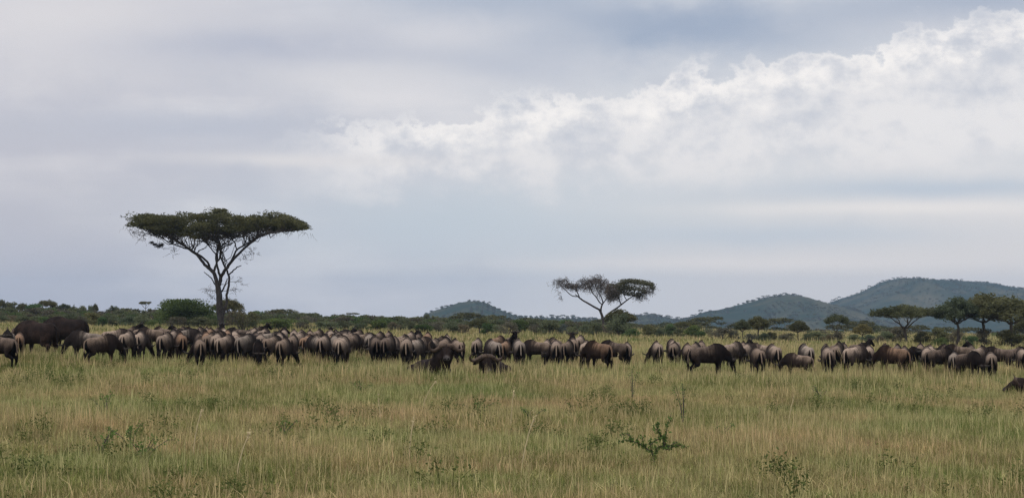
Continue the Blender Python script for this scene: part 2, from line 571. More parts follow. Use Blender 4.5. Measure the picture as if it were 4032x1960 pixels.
def curve(p0, p1, sag, rng, n=6, wob=0.06):
    p0, p1 = np.array(p0, float), np.array(p1, float)
    t = np.linspace(0, 1, n)[:, None]
    P = p0 + (p1 - p0) * t
    L = np.linalg.norm(p1 - p0)
    P[:, 2] += (np.sin(t[:, 0] * math.pi) * sag * L)
    P[1:-1] += rng.normal(size=(n - 2, 3)) * wob * L
    return P


def pad(rng, c, rx, rz, n):
    """points of one leaf pad: denser towards the top shell"""
    p = rng.normal(size=(n, 3)); p /= np.linalg.norm(p, axis=1)[:, None]
    p *= (rng.rand(n) ** 0.45)[:, None]
    p[:, 2] = np.where(p[:, 2] < -0.3, p[:, 2] * 0.7, p[:, 2])
    return np.array(c) + p * np.array([rx, rx, rz])


def acacia_mesh(seed, hgt, wid, thick, fork=0.45, nl=5, npad=26, leaves=120, leaf=0.3, trunk_r=0.16, leaf_mat=None, droop=0.25, bark=None, dome=0.35):
    """umbrella acacia: forked trunk, rising limbs, layered flat crown"""
    rng = np.random.RandomState(seed)
    tb, cb = MB(), MB()
    f = np.array([rng.normal() * 0.03 * hgt, rng.normal() * 0.03 * hgt, fork * hgt])
    tb.tube(curve((0, 0, -0.1), f, 0, rng, 6, 0.025), np.linspace(trunk_r * 1.25, trunk_r * 0.85, 6), 8)
    nodes = []
    for i in range(nl):
        a = i * 2 * math.pi / nl + rng.rand() * 0.7
        rr = wid * (0.22 + 0.16 * rng.rand())
        e = np.array([math.cos(a) * rr, math.sin(a) * rr, hgt - thick * (0.9 + 0.3 * rng.rand())])
        P = curve(f, e, -0.06, rng, 7, 0.03)
        tb.tube(P, np.linspace(trunk_r * 0.6, trunk_r * 0.22, 7), 6, caps=False)
        nodes += list(P[3:])
    nodes = np.array(nodes)
    for i in range(npad):
        a = i * 2.39996 + rng.rand() * 0.5; rr = wid * 0.5 * math.sqrt((i + 0.5) / npad) * 0.9
        x, y = math.cos(a) * rr, math.sin(a) * rr
        q = rr / (wid * 0.5)
        z = hgt - thick * 0.45 - dome * thick * q * q * 1.6 + rng.normal() * thick * 0.14
        s = wid * (0.11 + 0.05 * rng.rand())
        C = pad(rng, (x, y, z), s, thick * (0.30 + 0.12 * rng.rand()), leaves)
        leaf_quads(cb, C, leaf, rng, 0.6, 0.4)
        k = np.argmin(((nodes - (x, y, z - thick)) ** 2).sum(1))
        tb.tube(curve(nodes[k], (x, y, z - thick * 0.1), -0.03, rng, 4, 0.05), np.linspace(trunk_r * 0.22, trunk_r * 0.07, 4), 4, caps=False)
    return tb.mesh('trunk', bark or M_BARKD, True), cb.mesh('crown', leaf_mat or M_ACA)


def bush_mesh(seed, hgt, wid, leaf_mat, leaves=1500, leaf=0.3, nl=9, sparse=False, tall=0.0):
    """thorn bush: several stems, irregular leaf clumps down to the ground"""
    rng = np.random.RandomState(seed)
    tb, cb = MB(), MB()
    per = leaves // nl
    for i in range(nl):
        a = i * 2.39996 + rng.rand() * 0.9; rr = wid * 0.5 * math.sqrt((i + 0.3) / nl) * 0.75
        zc = hgt * (0.80 - 0.42 * (rr / (wid * 0.5)) ** 2 + 0.16 * rng.normal() * 0.6)
        if i % 3 == 2: zc *= 0.55
        zc = np.clip(zc, hgt * 0.22, hgt * 0.84)
        c = np.array([math.cos(a) * rr, math.sin(a) * rr, zc])
        s = wid * (0.17 + 0.10 * rng.rand())
        C = pad(rng, c, s, min(hgt * (0.15 + 0.11 * rng.rand()), hgt - zc), per)
        C[:, 2] = np.maximum(C[:, 2], 0.04)
        leaf_quads(cb, C, leaf, rng, 0.25, 0.5)
        k = 5
        tb.tube(curve((rng.normal() * 0.06 * wid, rng.normal() * 0.06 * wid, -0.08), c, 0.05, rng, k, 0.05),
                np.linspace(0.055, 0.014, k) * max(1.0, hgt / 2.6), 5, caps=False)
        for q in range(3 if sparse else 1):
            e = C[rng.randint(len(C))] + rng.normal(size=3) * 0.1
            tb.tube(curve(c, e, 0.05, rng, 3, 0.06), np.linspace(0.016, 0.006, 3), 4, caps=False)
    # loose outer sprays break the outline
    d = rng.normal(size=(leaves // 9, 3)); d /= np.linalg.norm(d, axis=1)[:, None]; d[:, 2] = np.abs(d[:, 2])
    C = d * np.array([wid * 0.5, wid * 0.5, hgt * 0.93]) * (0.72 + 0.33 * rng.rand(len(d)))[:, None]
    C[:, 2] = np.maximum(C[:, 2], 0.05)
    leaf_quads(cb, C, leaf, rng, 0.1, 0.35)
    return tb.mesh('stems', M_BARKD, True), cb.mesh('crown', leaf_mat)


def make_tree(name, meshes, loc, rz, sc, label, cat, group=None, tint=(1, 1, 1), trunk_name='trunk'):
    e = link(name, None, None, loc, rz, sc)
    e.empty_display_size = 0.5
    t = link(trunk_name, meshes[0], e)
    c = link('crown', meshes[1], e)
    c.color = (*tint, 1)
    tag(e, label, cat, group)
    return e


def big_acacia():
    """tall umbrella acacia left of centre; limbs follow the photograph, spread in depth"""
    rng = np.random.RandomState(42)
    q = 90.0
    P2 = lambda pts: np.array([((x - 975) / q, dy, (1130 - y) / q) for x, y, dy in pts])
    tb, cb = MB(), MB()
    limbs = [
        # x, y in the enlarged view, depth; radii
        ([(985, 1145, 0), (978, 1050, 0), (970, 950, 0.03), (968, 850, 0.05), (958, 780, 0.05), (950, 745, 0.05)], (.37, .31, .30, .29, .26, .22)),
        ([(955, 770, .05), (938, 700, .1), (915, 640, .2), (860, 605, .4), (810, 550, .7), (770, 500, .9), (700, 455, 1.3), (620, 400, 1.8), (540, 355, 2.4), (440, 310, 3.0), (330, 280, 3.4)], (.21, .18, .17, .14, .13, .12, .115, .10, .085, .06, .03)),
        ([(885, 615, .3), (875, 570, .0), (830, 520, -.4), (770, 485, -.9), (690, 430, -1.6), (600, 380, -2.3), (480, 330, -2.9)], (.11, .10, .095, .085, .07, .05, .03)),
        ([(920, 640, .2), (935, 585, .6), (940, 520, 1.0), (925, 470, 1.4), (950, 400, 2.0), (900, 345, 2.8)], (.12, .10, .08, .075, .06, .03)),
        ([(965, 755, .05), (980, 690, -.2), (1020, 635, -.5), (1060, 580, -.9), (1120, 525, -1.3), (1190, 460, -1.8), (1260, 410, -2.2), (1330, 360, -2.6), (1430, 335, -3.0), (1560, 320, -3.2)], (.20, .16, .15, .14, .12, .105, .09, .075, .055, .03)),
        ([(1075, 560, -.9), (1095, 500, -.3), (1110, 455, .4), (1160, 425, 1.1), (1220, 375, 1.8), (1290, 330, 2.6), (1400, 290, 3.4)], (.09, .085, .08, .07, .06, .045, .03)),
        ([(1105, 460, .3), (1095, 405, -.2), (1070, 370, -.8), (1040, 335, -1.5)], (.06, .055, .045, .03)),
        ([(980, 690, -.2), (965, 620, -.8), (960, 575, -1.3), (985, 545, -1.6), (1005, 500, -1.9), (990, 440, -2.3), (965, 390, -2.9)], (.12, .10, .09, .08, .075, .06, .03)),
        ([(960, 575, -1.2), (945, 520, -.8), (960, 470, -.3), (985, 420, .5), (1050, 370, 1.6), (1130, 320, 2.8)], (.08, .075, .07, .055, .045, .03)),
        ([(1030, 900, -.15), (1030, 830, -.25), (1050, 770, -.35), (1055, 690, -.4), (1040, 640, -.5), (1000, 570, -.3), (970, 520, .3), (975, 450, .9), (930, 400, 1.8)], (.11, .11, .105, .10, .09, .085, .075, .06, .03)),
        ([(990, 1040, -.05), (1010, 960, -.1), (1032, 890, -.15), (1030, 830, -.22)], (.17, .14, .12, .11)),
        ([(985, 810, .05), (1010, 760, .3), (1020, 710, .6), (1035, 690, .7)], (.08, .07, .05, .02)),
        ([(1055, 665, -.4), (1080, 640, -.2), (1105, 610, .1), (1145, 592, .3)], (.07, .065, .055, .035)),
        ([(930, 750, .1), (900, 700, .25), (865, 665, .4), (835, 645, .5)], (.055, .05, .045, .03)),
        ([(940, 520, 1.0), (900, 480, 1.8), (850, 430, 2.8), (780, 380, 3.8)], (.07, .06, .05, .03)),
        ([(1190, 460, -1.8), (1230, 440, -2.8), (1300, 380, -3.8), (1380, 330, -4.6)], (.06, .05, .04, .03)),
        ([(700, 455, 1.3), (640, 440, .3), (560, 400, -.6), (470, 345, -1.2)], (.07, .06, .045, .03)),
    ]
    nodes = []
    for pts, rad in limbs:
        P = P2(pts); n = len(P)
        # resample smoothly
        t = np.arange(n); tt = np.linspace(0, n - 1, n * 3)
        Q = np.stack([np.interp(tt, t, P[:, k]) for k in range(3)], -1)
        Q[1:-1] = (Q[:-2] + 2 * Q[1:-1] + Q[2:]) / 4
        Q[2:-1] += rng.normal(size=(len(Q) - 3, 3)) * 0.02
        tb.tube(Q, np.interp(tt, t, rad), 9)
        if pts[-1][1] < 460: nodes += list(Q[len(Q) // 2:])
    nodes = np.array(nodes)
    topx = [180, 350, 560, 640, 700, 800, 910, 930, 1000, 1050, 1080, 1300, 1350, 1450, 1550, 1650, 1725]
    topy = [205, 170, 182, 188, 164, 168, 172, 130, 128, 158, 184, 190, 164, 152, 172, 240, 318]
    botx = [180, 300, 450, 560, 700, 830, 950, 1080, 1200, 1300, 1450, 1600, 1725]
    boty = [285, 312, 345, 370, 388, 400, 365, 360, 340, 330, 328, 320, 340]
    npad = 205
    for i in range(npad):
        for _ in range(30):
            u = rng.rand(2) * 2 - 1
            if u.dot(u) < 1: break
        xx = 950 + u[0] * 716; dy = u[1] * 7.0
        edge = math.sqrt(u.dot(u))
        ty, by = np.interp(xx, topx, topy), np.interp(xx, botx, boty)
        th = (by - ty) / q
        side = abs(u[1])
        s = 0.75 + 0.45 * rng.rand()
        rz = 0.26 + 0.14 * rng.rand()
        zt = (1130 - ty) / q - rz * .8 - 0.35 * side ** 2
        zb = (1130 - by) / q + rz
        k = rng.rand() ** 1.25
        if edge > 0.93: k = 0.9 * rng.rand()
        z = zt + (min(zb, zt) - zt) * k
        x = (xx - 975) / q
        n = 235
        leaf_quads(cb, pad(rng, (x, dy, z), s, rz, n), 0.24, rng, 0.68, 0.32, 0.4)
        kk = np.argmin(((nodes - (x * 0.97, dy * 0.9, z - 0.8)) ** 2).sum(1))
        tb.tube(curve(nodes[kk], (x, dy, z - 0.1), -0.05, rng, 5, 0.05), np.linspace(.05, .016, 5), 4, caps=False)
    for i in range(170):            # tangle of fine branches under the leaves
        a = nodes[rng.randint(len(nodes))]
        xx = a[0] * q + 975; by = np.interp(xx, botx, boty)
        e = a + np.array([rng.normal() * 1.1, rng.normal() * 1.1, 0]); e[2] = max(a[2] + .1, (1130 - by) / q + .1 + .5 * rng.rand())
        tb.tube(curve(a, e, -.04, rng, 6, .07), np.linspace(.042, .014, 6), 4, caps=False)
    u = rng.rand(2600) * 1440 + 240; yy = np.interp(u, topx, topy)
    C = np.stack([(u - 975) / q + rng.normal(size=2600) * .12, rng.normal(size=2600) * 3.0, (1130 - yy) / q - .30 + np.abs(rng.normal(size=2600)) * .11], -1)
    leaf_quads(cb, C, .26, rng, .3, .3, .4)
    # tuft above the crown and drooping fringe
    leaf_quads(cb, pad(rng, ((960 - 975) / q, 0, (1130 - 150) / q), .5, .25, 420), 0.22, rng, 0.6, 0.32)
    leaf_quads(cb, pad(rng, ((1000 - 975) / q, 0, (1130 - 140) / q), .35, .16, 200), 0.22, rng, 0.6, 0.32)
    # dead twigs on the stem and lower right limbs
    tw = MB()
    for i in range(150):
        xx = 220 + rng.rand() * 1500; by = np.interp(xx, botx, boty)
        a = np.array([(xx - 975) / q, rng.normal() * 3, (1130 - by) / q + 0.15])
        e = a + np.array([rng.normal() * 0.25, rng.normal() * 0.25, -0.25 - 0.45 * rng.rand()])
        tw.tube(curve(a, e, 0.1, rng, 4, 0.08), np.linspace(.016, .006, 4), 3, caps=False)
    for (x, y, n, sp) in [(880, 800, 16, .9), (905, 860, 14, .7), (1090, 790, 14, .8), (1120, 720, 12, .8), (1240, 490, 18, 1.0), (1170, 545, 10, .8),
                          (960, 930, 18, .8), (1010, 960, 16, .7), (600, 480, 14, 1.0), (330, 350, 16, 1.0), (250, 330, 14, .7)]:
        c = np.array([(x - 975) / q, rng.normal() * .3, (1130 - y) / q])
        for _ in range(n):
            a = c + rng.normal(size=3) * .25 * sp
            e = a + rng.normal(size=3) * np.array([.42, .42, .3]) * sp
            P = curve(a, e, 0.08, rng, 4, 0.1)
            tw.tube(P, np.linspace(.016, .006, 4), 3, caps=False)
            leaf_quads(tw, P[rng.randint(0, 4, 5)] + rng.normal(size=(5, 3)) * .06, 0.11, rng, 0.2, 0.35)
        d = np.array([((975 if y > 600 else x) - 975) / q, 0, c[2] - 0.3]) if y > 600 else nodes[np.argmin(((nodes - c) ** 2).sum(1))]
        tw.tube(curve(d, c, 0.05, rng, 5, 0.05), np.linspace(.03, .014, 5), 4, caps=False)
    px = (400 + 975 / 2.087) / K
    d = FPX / (90.0 / 2.087 / K)
    loc = spot(px, d)
    e = link('umbrella_acacia', None, None, loc)
    link('trunk', tb.mesh('trunk', M_BARK, True), e)
    link('crown', cb.mesh('crown', M_ACA), e)
    link('dead_twigs', tw.mesh('dead_twigs', M_BARE), e)
    tag(e, 'tall umbrella acacia with wide flat dark crown rising behind the herd', 'tree')
    # stick nest hanging under the left of the crown
    nb = MB()
    rn = np.random.RandomState(5)
    for (x, y, s, n) in [(465, 432, .28, 110), (400, 405, .17, 40), (430, 418, .16, 40), (488, 420, .14, 30)]:
        c = np.array([(x - 975) / q, 0.4, (1130 - y) / q])
        for _ in range(n):
            a = c + rn.normal(size=3) * np.array([s, s, s * .6]) * .6
            dd = rn.normal(size=3); dd[2] *= .4; dd /= np.linalg.norm(dd)
            nb.tube([a - dd * .16, a, a + dd * .16 + rn.normal(size=3) * .02], [.012, .017, .008], 3, caps=False)
    for (x, y) in [(440, 330), (480, 345)]:
        nb.tube(curve(((x - 975) / q, .4, (1130 - y) / q), ((465 - 975) / q, .4, (1130 - 425) / q), 0, rn, 4, .04), [.014, .012, .012, .01], 3, caps=False)
    no = link('stick_nest', nb.mesh('stick_nest', M_HAIR), None, loc)
    tag(no, 'dark stick nest hanging under the left side of the umbrella acacia', 'nest')


big_acacia()


def bare_acacia():
    """the second acacia: sparse grey crown left, leafy pad right"""
    rng = np.random.RandomState(77)
    px, base_y = (2100 + 1180 / 4.173) / K, 1110
    d = 205.0
    q = FPX / d * K * 4.173          # enlarged px per metre
    P2 = lambda pts: np.array([((x - 1180) / q, dy, (base_y - y) / q) for x, y, dy in pts])
    tb, cb, tw = MB(), MB(), MB()
    limbs = [
        ([(1185, 1125, 0), (1165, 1020, 0), (1150, 900, 0), (1135, 810, 0), (1105, 730, 0), (1080, 690, 0)], (.17, .14, .125, .12, .11, .09)),
        ([(1085, 695, 0), (1000, 650, .2), (900, 590, .4), (820, 545, .6), (760, 500, .7), (690, 440, .9)], (.09, .085, .08, .075, .065, .03)),
        ([(765, 505, .7), (735, 430, .2), (690, 360, -.2), (640, 340, -.5)], (.055, .05, .04, .02)),
        ([(720, 480, .8), (640, 470, 1.0), (570, 410, 1.3), (530, 360, 1.5), (460, 300, 1.8), (400, 250, 2.0)], (.045, .045, .04, .035, .03, .015)),
        ([(1110, 735, 0), (1110, 670, -.1), (1130, 610, -.2), (1145, 580, -.2), (1110, 480, -.5), (1060, 410, -.8), (1030, 330, -1.1)], (.085, .075, .07, .06, .045, .035, .015)),
        ([(1130, 610, -.2), (1090, 580, .2), (1040, 490, .6), (975, 420, .9), (950, 330, 1.2), (915, 255, 1.4)], (.055, .055, .05, .045, .035, .015)),
        ([(1145, 590, -.2), (1200, 520, .1), (1230, 440, .5), (1200, 350, .9)], (.05, .045, .035, .02)),
        ([(1150, 850, 0), (1230, 760, -.2), (1300, 710, -.4), (1380, 660, -.6), (1440, 610, -.8), (1530, 540, -1.0), (1640, 460, -1.3), (1760, 380, -1.6)], (.08, .075, .07, .07, .065, .055, .04, .02)),
        ([(1440, 615, -.8), (1410, 540, -.4), (1385, 450, 0), (1370, 380, .5)], (.05, .045, .04, .02)),
        ([(1530, 545, -1.0), (1490, 480, -.4), (1480, 420, .2), (1540, 330, 1.0)], (.04, .035, .03, .02)),
    ]
    for pts, rad in limbs:
        P = P2(pts); n = len(P); t = np.arange(n); tt = np.linspace(0, n - 1, n * 3)
        Q = np.stack([np.interp(tt, t, P[:, k]) for k in range(3)], -1)
        Q[1:-1] = (Q[:-2] + 2 * Q[1:-1] + Q[2:]) / 4
        tb.tube(Q, np.interp(tt, t, rad) * 1.12, 8)

    def spray(x, y, rx, rz, n, droop, leaf):
        c = np.array([(x - 1180) / q, rng.normal() * .7, (base_y - y) / q])
        for _ in range(int(n * 1.35)):
            a = c + rng.normal(size=3) * np.array([rx, rx * 1.2, rz]) / q * .55
            e = a + np.array([rng.normal() * .3, rng.normal() * .3, -droop * (.2 + rng.rand())])
            P = curve(a, e, .12, rng, 4, .07)
            tw.tube(P, np.linspace(.016, .007, 4), 3, caps=False)
            leaf_quads(tw, P[rng.randint(0, 4, leaf * 2)] + rng.normal(size=(leaf * 2, 3)) * .08, .12, rng, .1, .4)
    for a in [(430, 240, 110, 60, 60, .5, 3), (540, 200, 60, 40, 16, .3, 2), (600, 290, 100, 60, 55, .35, 4), (690, 310, 110, 50, 70, .35, 4), (860, 240, 100, 80, 75, .5, 5), (900, 330, 70, 60, 40, .5, 3), (1010, 230, 120, 70, 80, .5, 4),
              (1060, 180, 60, 50, 34, .4, 2), (1120, 300, 110, 100, 80, .6, 4), (1180, 240, 70, 60, 30, .4, 2), (1240, 380, 110, 120, 110, .6, 6), (1300, 470, 90, 70, 60, .4, 5), (1380, 420, 90, 90, 70, .5, 5),
              (445, 460, 30, 70, 12, .35, 2), (1740, 480, 90, 40, 40, .35, 4), (1880, 380, 90, 60, 40, .4, 4)]:
        spray(*a)
    for (x, y, sx, sz, n) in [(1330, 310, 130, 45, 700), (1500, 240, 110, 50, 1000), (1620, 230, 120, 45, 1100), (1740, 250, 120, 50, 1100), (1860, 270, 100, 50, 900), (1940, 310, 70, 60, 700), (1960, 350, 45, 35, 300),
                              (1560, 330, 150, 70, 1000), (1700, 350, 160, 70, 1000), (1640, 440, 150, 50, 900), (1520, 400, 120, 80, 700), (1820, 400, 110, 60, 600), (1430, 330, 100, 80, 900), (1280, 370, 110, 90, 900), (1330, 460, 90, 60, 500), (1400, 380, 110, 90, 800), (1480, 290, 100, 60, 700), (1760, 460, 110, 40, 400)]:
        for dy in (-1.1, 0.0, 1.1):
            leaf_quads(cb, pad(rng, ((x - 1180) / q, dy + rng.normal() * .3, (base_y - y) / q), sx / q * 1.08, sz / q * 1.1, int(n * .2)), .17, rng, .45, .36, .45)
    loc = spot(px, d)
    e = link('sparse_acacia', None, None, loc)
    link('trunk', tb.mesh('trunk', M_BARK, True), e)
    link('crown', cb.mesh('crown', M_FEATHER), e)
    link('bare_twigs', tw.mesh('bare_twigs', M_BARE), e)
    tag(e, 'half bare acacia with leafy right side standing before the low hills', 'tree')


bare_acacia()

PROTO = {
    'umb': [acacia_mesh(s, 4.0, 6.6, 1.1, .42, 5, 34, 150, .26, .13) for s in (1, 2, 3)],
    'umbthin': [acacia_mesh(s, 5.0, 4.6, .6, .62, 5, 22, 90, .28, .10) for s in (4, 5)],
    'tree': [acacia_mesh(s, 5.0, 4.6, 1.75, .46, 6, 44, 150, .26, .13, dome=.5) for s in (6, 7, 8)],
    'bush': [bush_mesh(s, 2.4, 3.4, M_SCRUB, 2300, .22, 12) for s in (11, 12, 13, 14)],
    'green': [bush_mesh(s, 2.4, 3.6, M_GREEN, 2900, .22, 13) for s in (15, 16, 17)],
    'grey': [bush_mesh(s, 2.4, 3.2, M_GREYS, 1500, .20, 11, True) for s in (18, 19, 20)],
    'slim': [bush_mesh(s, 3.2, 1.5, M_SCRUB, 1100, .24, 9) for s in (21, 22)],
    'dome': [bush_mesh(s, 4.6, 8.0, M_GREEN, 11000, .28, 34) for s in (23,)],
}
PSIZE = {'umb': (4.0, 6.6), 'umbthin': (5.0, 4.6), 'tree': (5.0, 4.6), 'bush': (2.4, 3.4), 'green': (2.4, 3.6), 'grey': (2.4, 3.2),
         'slim': (3.2, 1.5), 'dome': (4.6, 8.0)}
# (strip, X, Ytop, width, distance, kind) read off enlarged strips of the photograph
STRIP = {'A': (0, 1150, 3.68), 'B': (900, 1150, 3.68), 'C': (1500, 1150, 3.68), 'Z': (2100, 1050, 4.173), 'D': (2400, 1150, 3.68),
         'E': (3000, 1150, 3.68), 'Y': (3200, 1050, 3.096), 'V': (400, 750, 2.087)}
VEG = [
    # left end
    ('A', 30, 350, 200, 205, 'bush'), ('A', 170, 330, 220, 212, 'grey'), ('A', 330, 345, 230, 208, 'bush'), ('A', 520, 350, 230, 214, 'bush'),
    ('A', 640, 365, 150, 205, 'green'), ('A', 800, 335, 280, 206, 'bush'), ('A', 1050, 310, 280, 212, 'bush'), ('A', 1340, 300, 320, 208, 'bush'),
    ('A', 1600, 335, 280, 204, 'bush'), ('A', 1850, 350, 260, 206, 'bush'), ('A', 2080, 330, 230, 203, 'bush'), ('A', 2200, 400, 150, 195, 'green'),
    ('A', 1180, 350, 160, 203, 'grey'), ('A', 1480, 365, 150, 200, 'green'),
    ('A', 20, 95, 150, 300, 'tree'), ('A', 130, 140, 240, 310, 'bush'), ('A', 330, 145, 190, 320, 'tree'), ('A', 480, 150, 260, 290, 'green'),
    ('A', 690, 105, 290, 300, 'umb'), ('A', 760, 150, 200, 330, 'bush'), ('A', 930, 158, 200, 310, 'umb'), ('A', 1066, 168, 62, 320, 'slim'),
    ('A', 1190, 195, 120, 320, 'bush'), ('A', 1300, 190, 90, 330, 'bush'), ('A', 1380, 158, 100, 320, 'tree'), ('A', 1640, 195, 150, 330, 'bush'), ('A', 1560, 250, 120, 330, 'bush'),
    ('A', 1710, 225, 80, 335, 'bush'), ('A', 1790, 215, 55, 330, 'slim'), ('A', 1870, 255, 130, 320, 'bush'), ('A', 2010, 300, 180, 300, 'bush'),
    ('A', 2105, 125, 195, 300, 'umbthin'), ('A', 2175, 225, 110, 290, 'slim'), ('A', 2090, 260, 100, 295, 'bush'),
    ('V', 700, 880, 530, 215, 'dome'), ('V', 620, 1040, 180, 200, 'grey'), ('V', 830, 1040, 200, 200, 'bush'),
    ('V', 1040, 878, 250, 235, 'tree'), ('V', 1100, 990, 200, 225, 'grey'), ('V', 1230, 1000, 150, 230, 'bush'), ('V', 900, 1000, 160, 230, 'bush'),
    # behind the herd, left of the cone hill
    ('B', 330, 420, 240, 205, 'bush'), ('B', 390, 275, 160, 310, 'bush'), ('B', 515, 288, 38, 330, 'slim'), ('B', 700, 238, 220, 300, 'umb'), ('B', 620, 300, 90, 310, 'bush'),
    ('B', 720, 385, 480, 200, 'green'), ('B', 890, 300, 120, 310, 'bush'), ('B', 1020, 285, 250, 300, 'umb'), ('B', 1130, 330, 200, 260, 'grey'),
    ('B', 1255, 288, 130, 290, 'umb'), ('B', 1340, 330, 110, 300, 'bush'), ('B', 1420, 345, 90, 320, 'bush'), ('B', 1520, 330, 140, 310, 'umb'), ('B', 1690, 350, 170, 310, 'bush'), ('B', 1800, 290, 200, 320, 'umbthin'),
    ('B', 1995, 325, 110, 310, 'bush'), ('B', 2200, 345, 260, 310, 'bush'), ('B', 2390, 365, 180, 310, 'bush'), ('B', 2502, 322, 42, 320, 'slim'),
    ('B', 1080, 440, 200, 206, 'grey'), ('B', 1400, 430, 380, 204, 'bush'), ('B', 1650, 420, 220, 210, 'bush'), ('B', 1880, 465, 260, 203, 'bush'), ('B', 2150, 420, 280, 206, 'green'), ('B', 2400, 440, 220, 204, 'grey'),
    # before the cone hill
    ('C', 230, 470, 230, 206, 'bush'), ('C', 420, 430, 200, 212, 'bush'), ('C', 610, 468, 270, 200, 'green'), ('C', 820, 430, 230, 210, 'grey'), ('C', 1050, 430, 240, 206, 'bush'), ('C', 1190, 480, 200, 200, 'grey'),
    ('C', 1420, 368, 330, 205, 'tree'), ('C', 1530, 455, 170, 196, 'green'), ('C', 1660, 480, 180, 206, 'bush'), ('C', 1850, 435, 280, 200, 'grey'), ('C', 2000, 415, 230, 215, 'green'), ('C', 1705, 390, 85, 330, 'bush'),
    ('C', 2130, 395, 90, 320, 'bush'), ('C', 2240, 455, 200, 206, 'grey'), ('C', 660, 318, 110, 310, 'bush'), ('C', 780, 345, 140, 310, 'bush'), ('C', 1000, 338, 66, 310, 'slim'), ('C', 880, 380, 150, 300, 'bush'), ('C', 1150, 385, 110, 310, 'bush'), ('C', 560, 350, 120, 310, 'bush'),
    # under and right of the sparse acacia
    ('Z', 250, 880, 380, 205, 'bush'), ('Z', 470, 950, 200, 206, 'grey'), ('Z', 708, 930, 96, 300, 'bush'), ('Z', 640, 985, 200, 204, 'bush'), ('Z', 840, 955, 190, 208, 'bush'), ('Z', 1010, 950, 230, 206, 'bush'),
    ('Z', 1420, 680, 520, 205, 'tree'), ('Z', 1410, 770, 400, 203, 'bush'), ('Z', 1280, 900, 260, 208, 'grey'), ('Z', 1470, 980, 240, 204, 'bush'), ('Z', 1600, 1045, 280, 200, 'green'), ('Z', 1890, 955, 200, 204, 'bush'), ('Z', 2060, 1000, 180, 206, 'bush'), ('Z', 2230, 950, 220, 206, 'green'),
    # before the right-hand hills
    ('D', 570, 490, 190, 206, 'tree'), ('D', 740, 555, 150, 204, 'bush'), ('D', 860, 468, 210, 206, 'bush'), ('D', 1050, 440, 250, 215, 'umb'), ('D', 1000, 540, 170, 204, 'bush'), ('D', 1230, 488, 270, 200, 'green'), ('D', 1330, 575, 120, 194, 'green'),
    ('D', 1470, 510, 120, 270, 'umbthin'), ('D', 1430, 545, 140, 240, 'bush'), ('D', 1630, 508, 380, 198, 'grey'), ('D', 1920, 430, 240, 196, 'tree'), ('D', 2150, 388, 360, 200, 'tree'), ('D', 2040, 625, 220, 190, 'grey'), ('D', 2220, 625, 180, 190, 'bush'),
    ('D', 2320, 590, 150, 200, 'bush'), ('D', 2390, 598, 70, 198, 'bush'), ('D', 1800, 560, 170, 198, 'grey'),
    ('E', 370, 620, 240, 190, 'grey'), ('E', 530, 440, 280, 190, 'tree'), ('E', 640, 640, 160, 188, 'bush'), ('E', 800, 578, 330, 190, 'bush'), ('E', 960, 640, 180, 184, 'grey'), ('E', 1080, 368, 370, 195, 'umb'), ('E', 1080, 590, 280, 190, 'grey'),
    ('E', 1320, 620, 190, 188, 'bush'), ('E', 1460, 448, 300, 190, 'tree'), ('E', 1530, 630, 190, 184, 'bush'), ('E', 1700, 645, 140, 182, 'grey'),
    ('Y', 1140, 455, 890, 186, 'umb'), ('Y', 1030, 735, 380, 192, 'grey'), ('Y', 870, 790, 200, 190, 'bush'), ('Y', 1330, 800, 220, 188, 'bush'), ('Y', 1540, 750, 240, 190, 'bush'), ('Y', 1740, 780, 200, 192, 'grey'),
    ('Y', 1760, 352, 560, 184, 'tree'), ('Y', 2090, 312, 720, 186, 'tree'), ('Y', 2400, 335, 720, 182, 'tree'), ('Y', 2080, 760, 240, 184, 'grey'), ('Y', 2420, 775, 330, 182, 'bush'), ('Y', 1920, 850, 180, 180, 'green'), ('Y', 2580, 600, 300, 190, 'tree'),
    ('Y', 1560, 880, 200, 176, 'green'),
]
VLAB = {'umb': ('flat_topped_acacia', 'tree', 'flat-topped acacia'), 'umbthin': ('thin_acacia', 'tree', 'thin-stemmed acacia with small flat crown'),
        'tree': ('rounded_acacia', 'tree', 'round-crowned acacia'), 'bush': ('thorn_bush', 'bush', 'olive thorn bush'),
        'green': ('leafy_bush', 'bush', 'fresh green leafy bush'), 'grey': ('dry_bush', 'bush', 'sparse grey-brown dry bush'),
        'slim': ('slender_bush', 'bush', 'narrow upright bush'), 'dome': ('domed_tree', 'tree', 'broad domed green tree left of the umbrella acacia')}


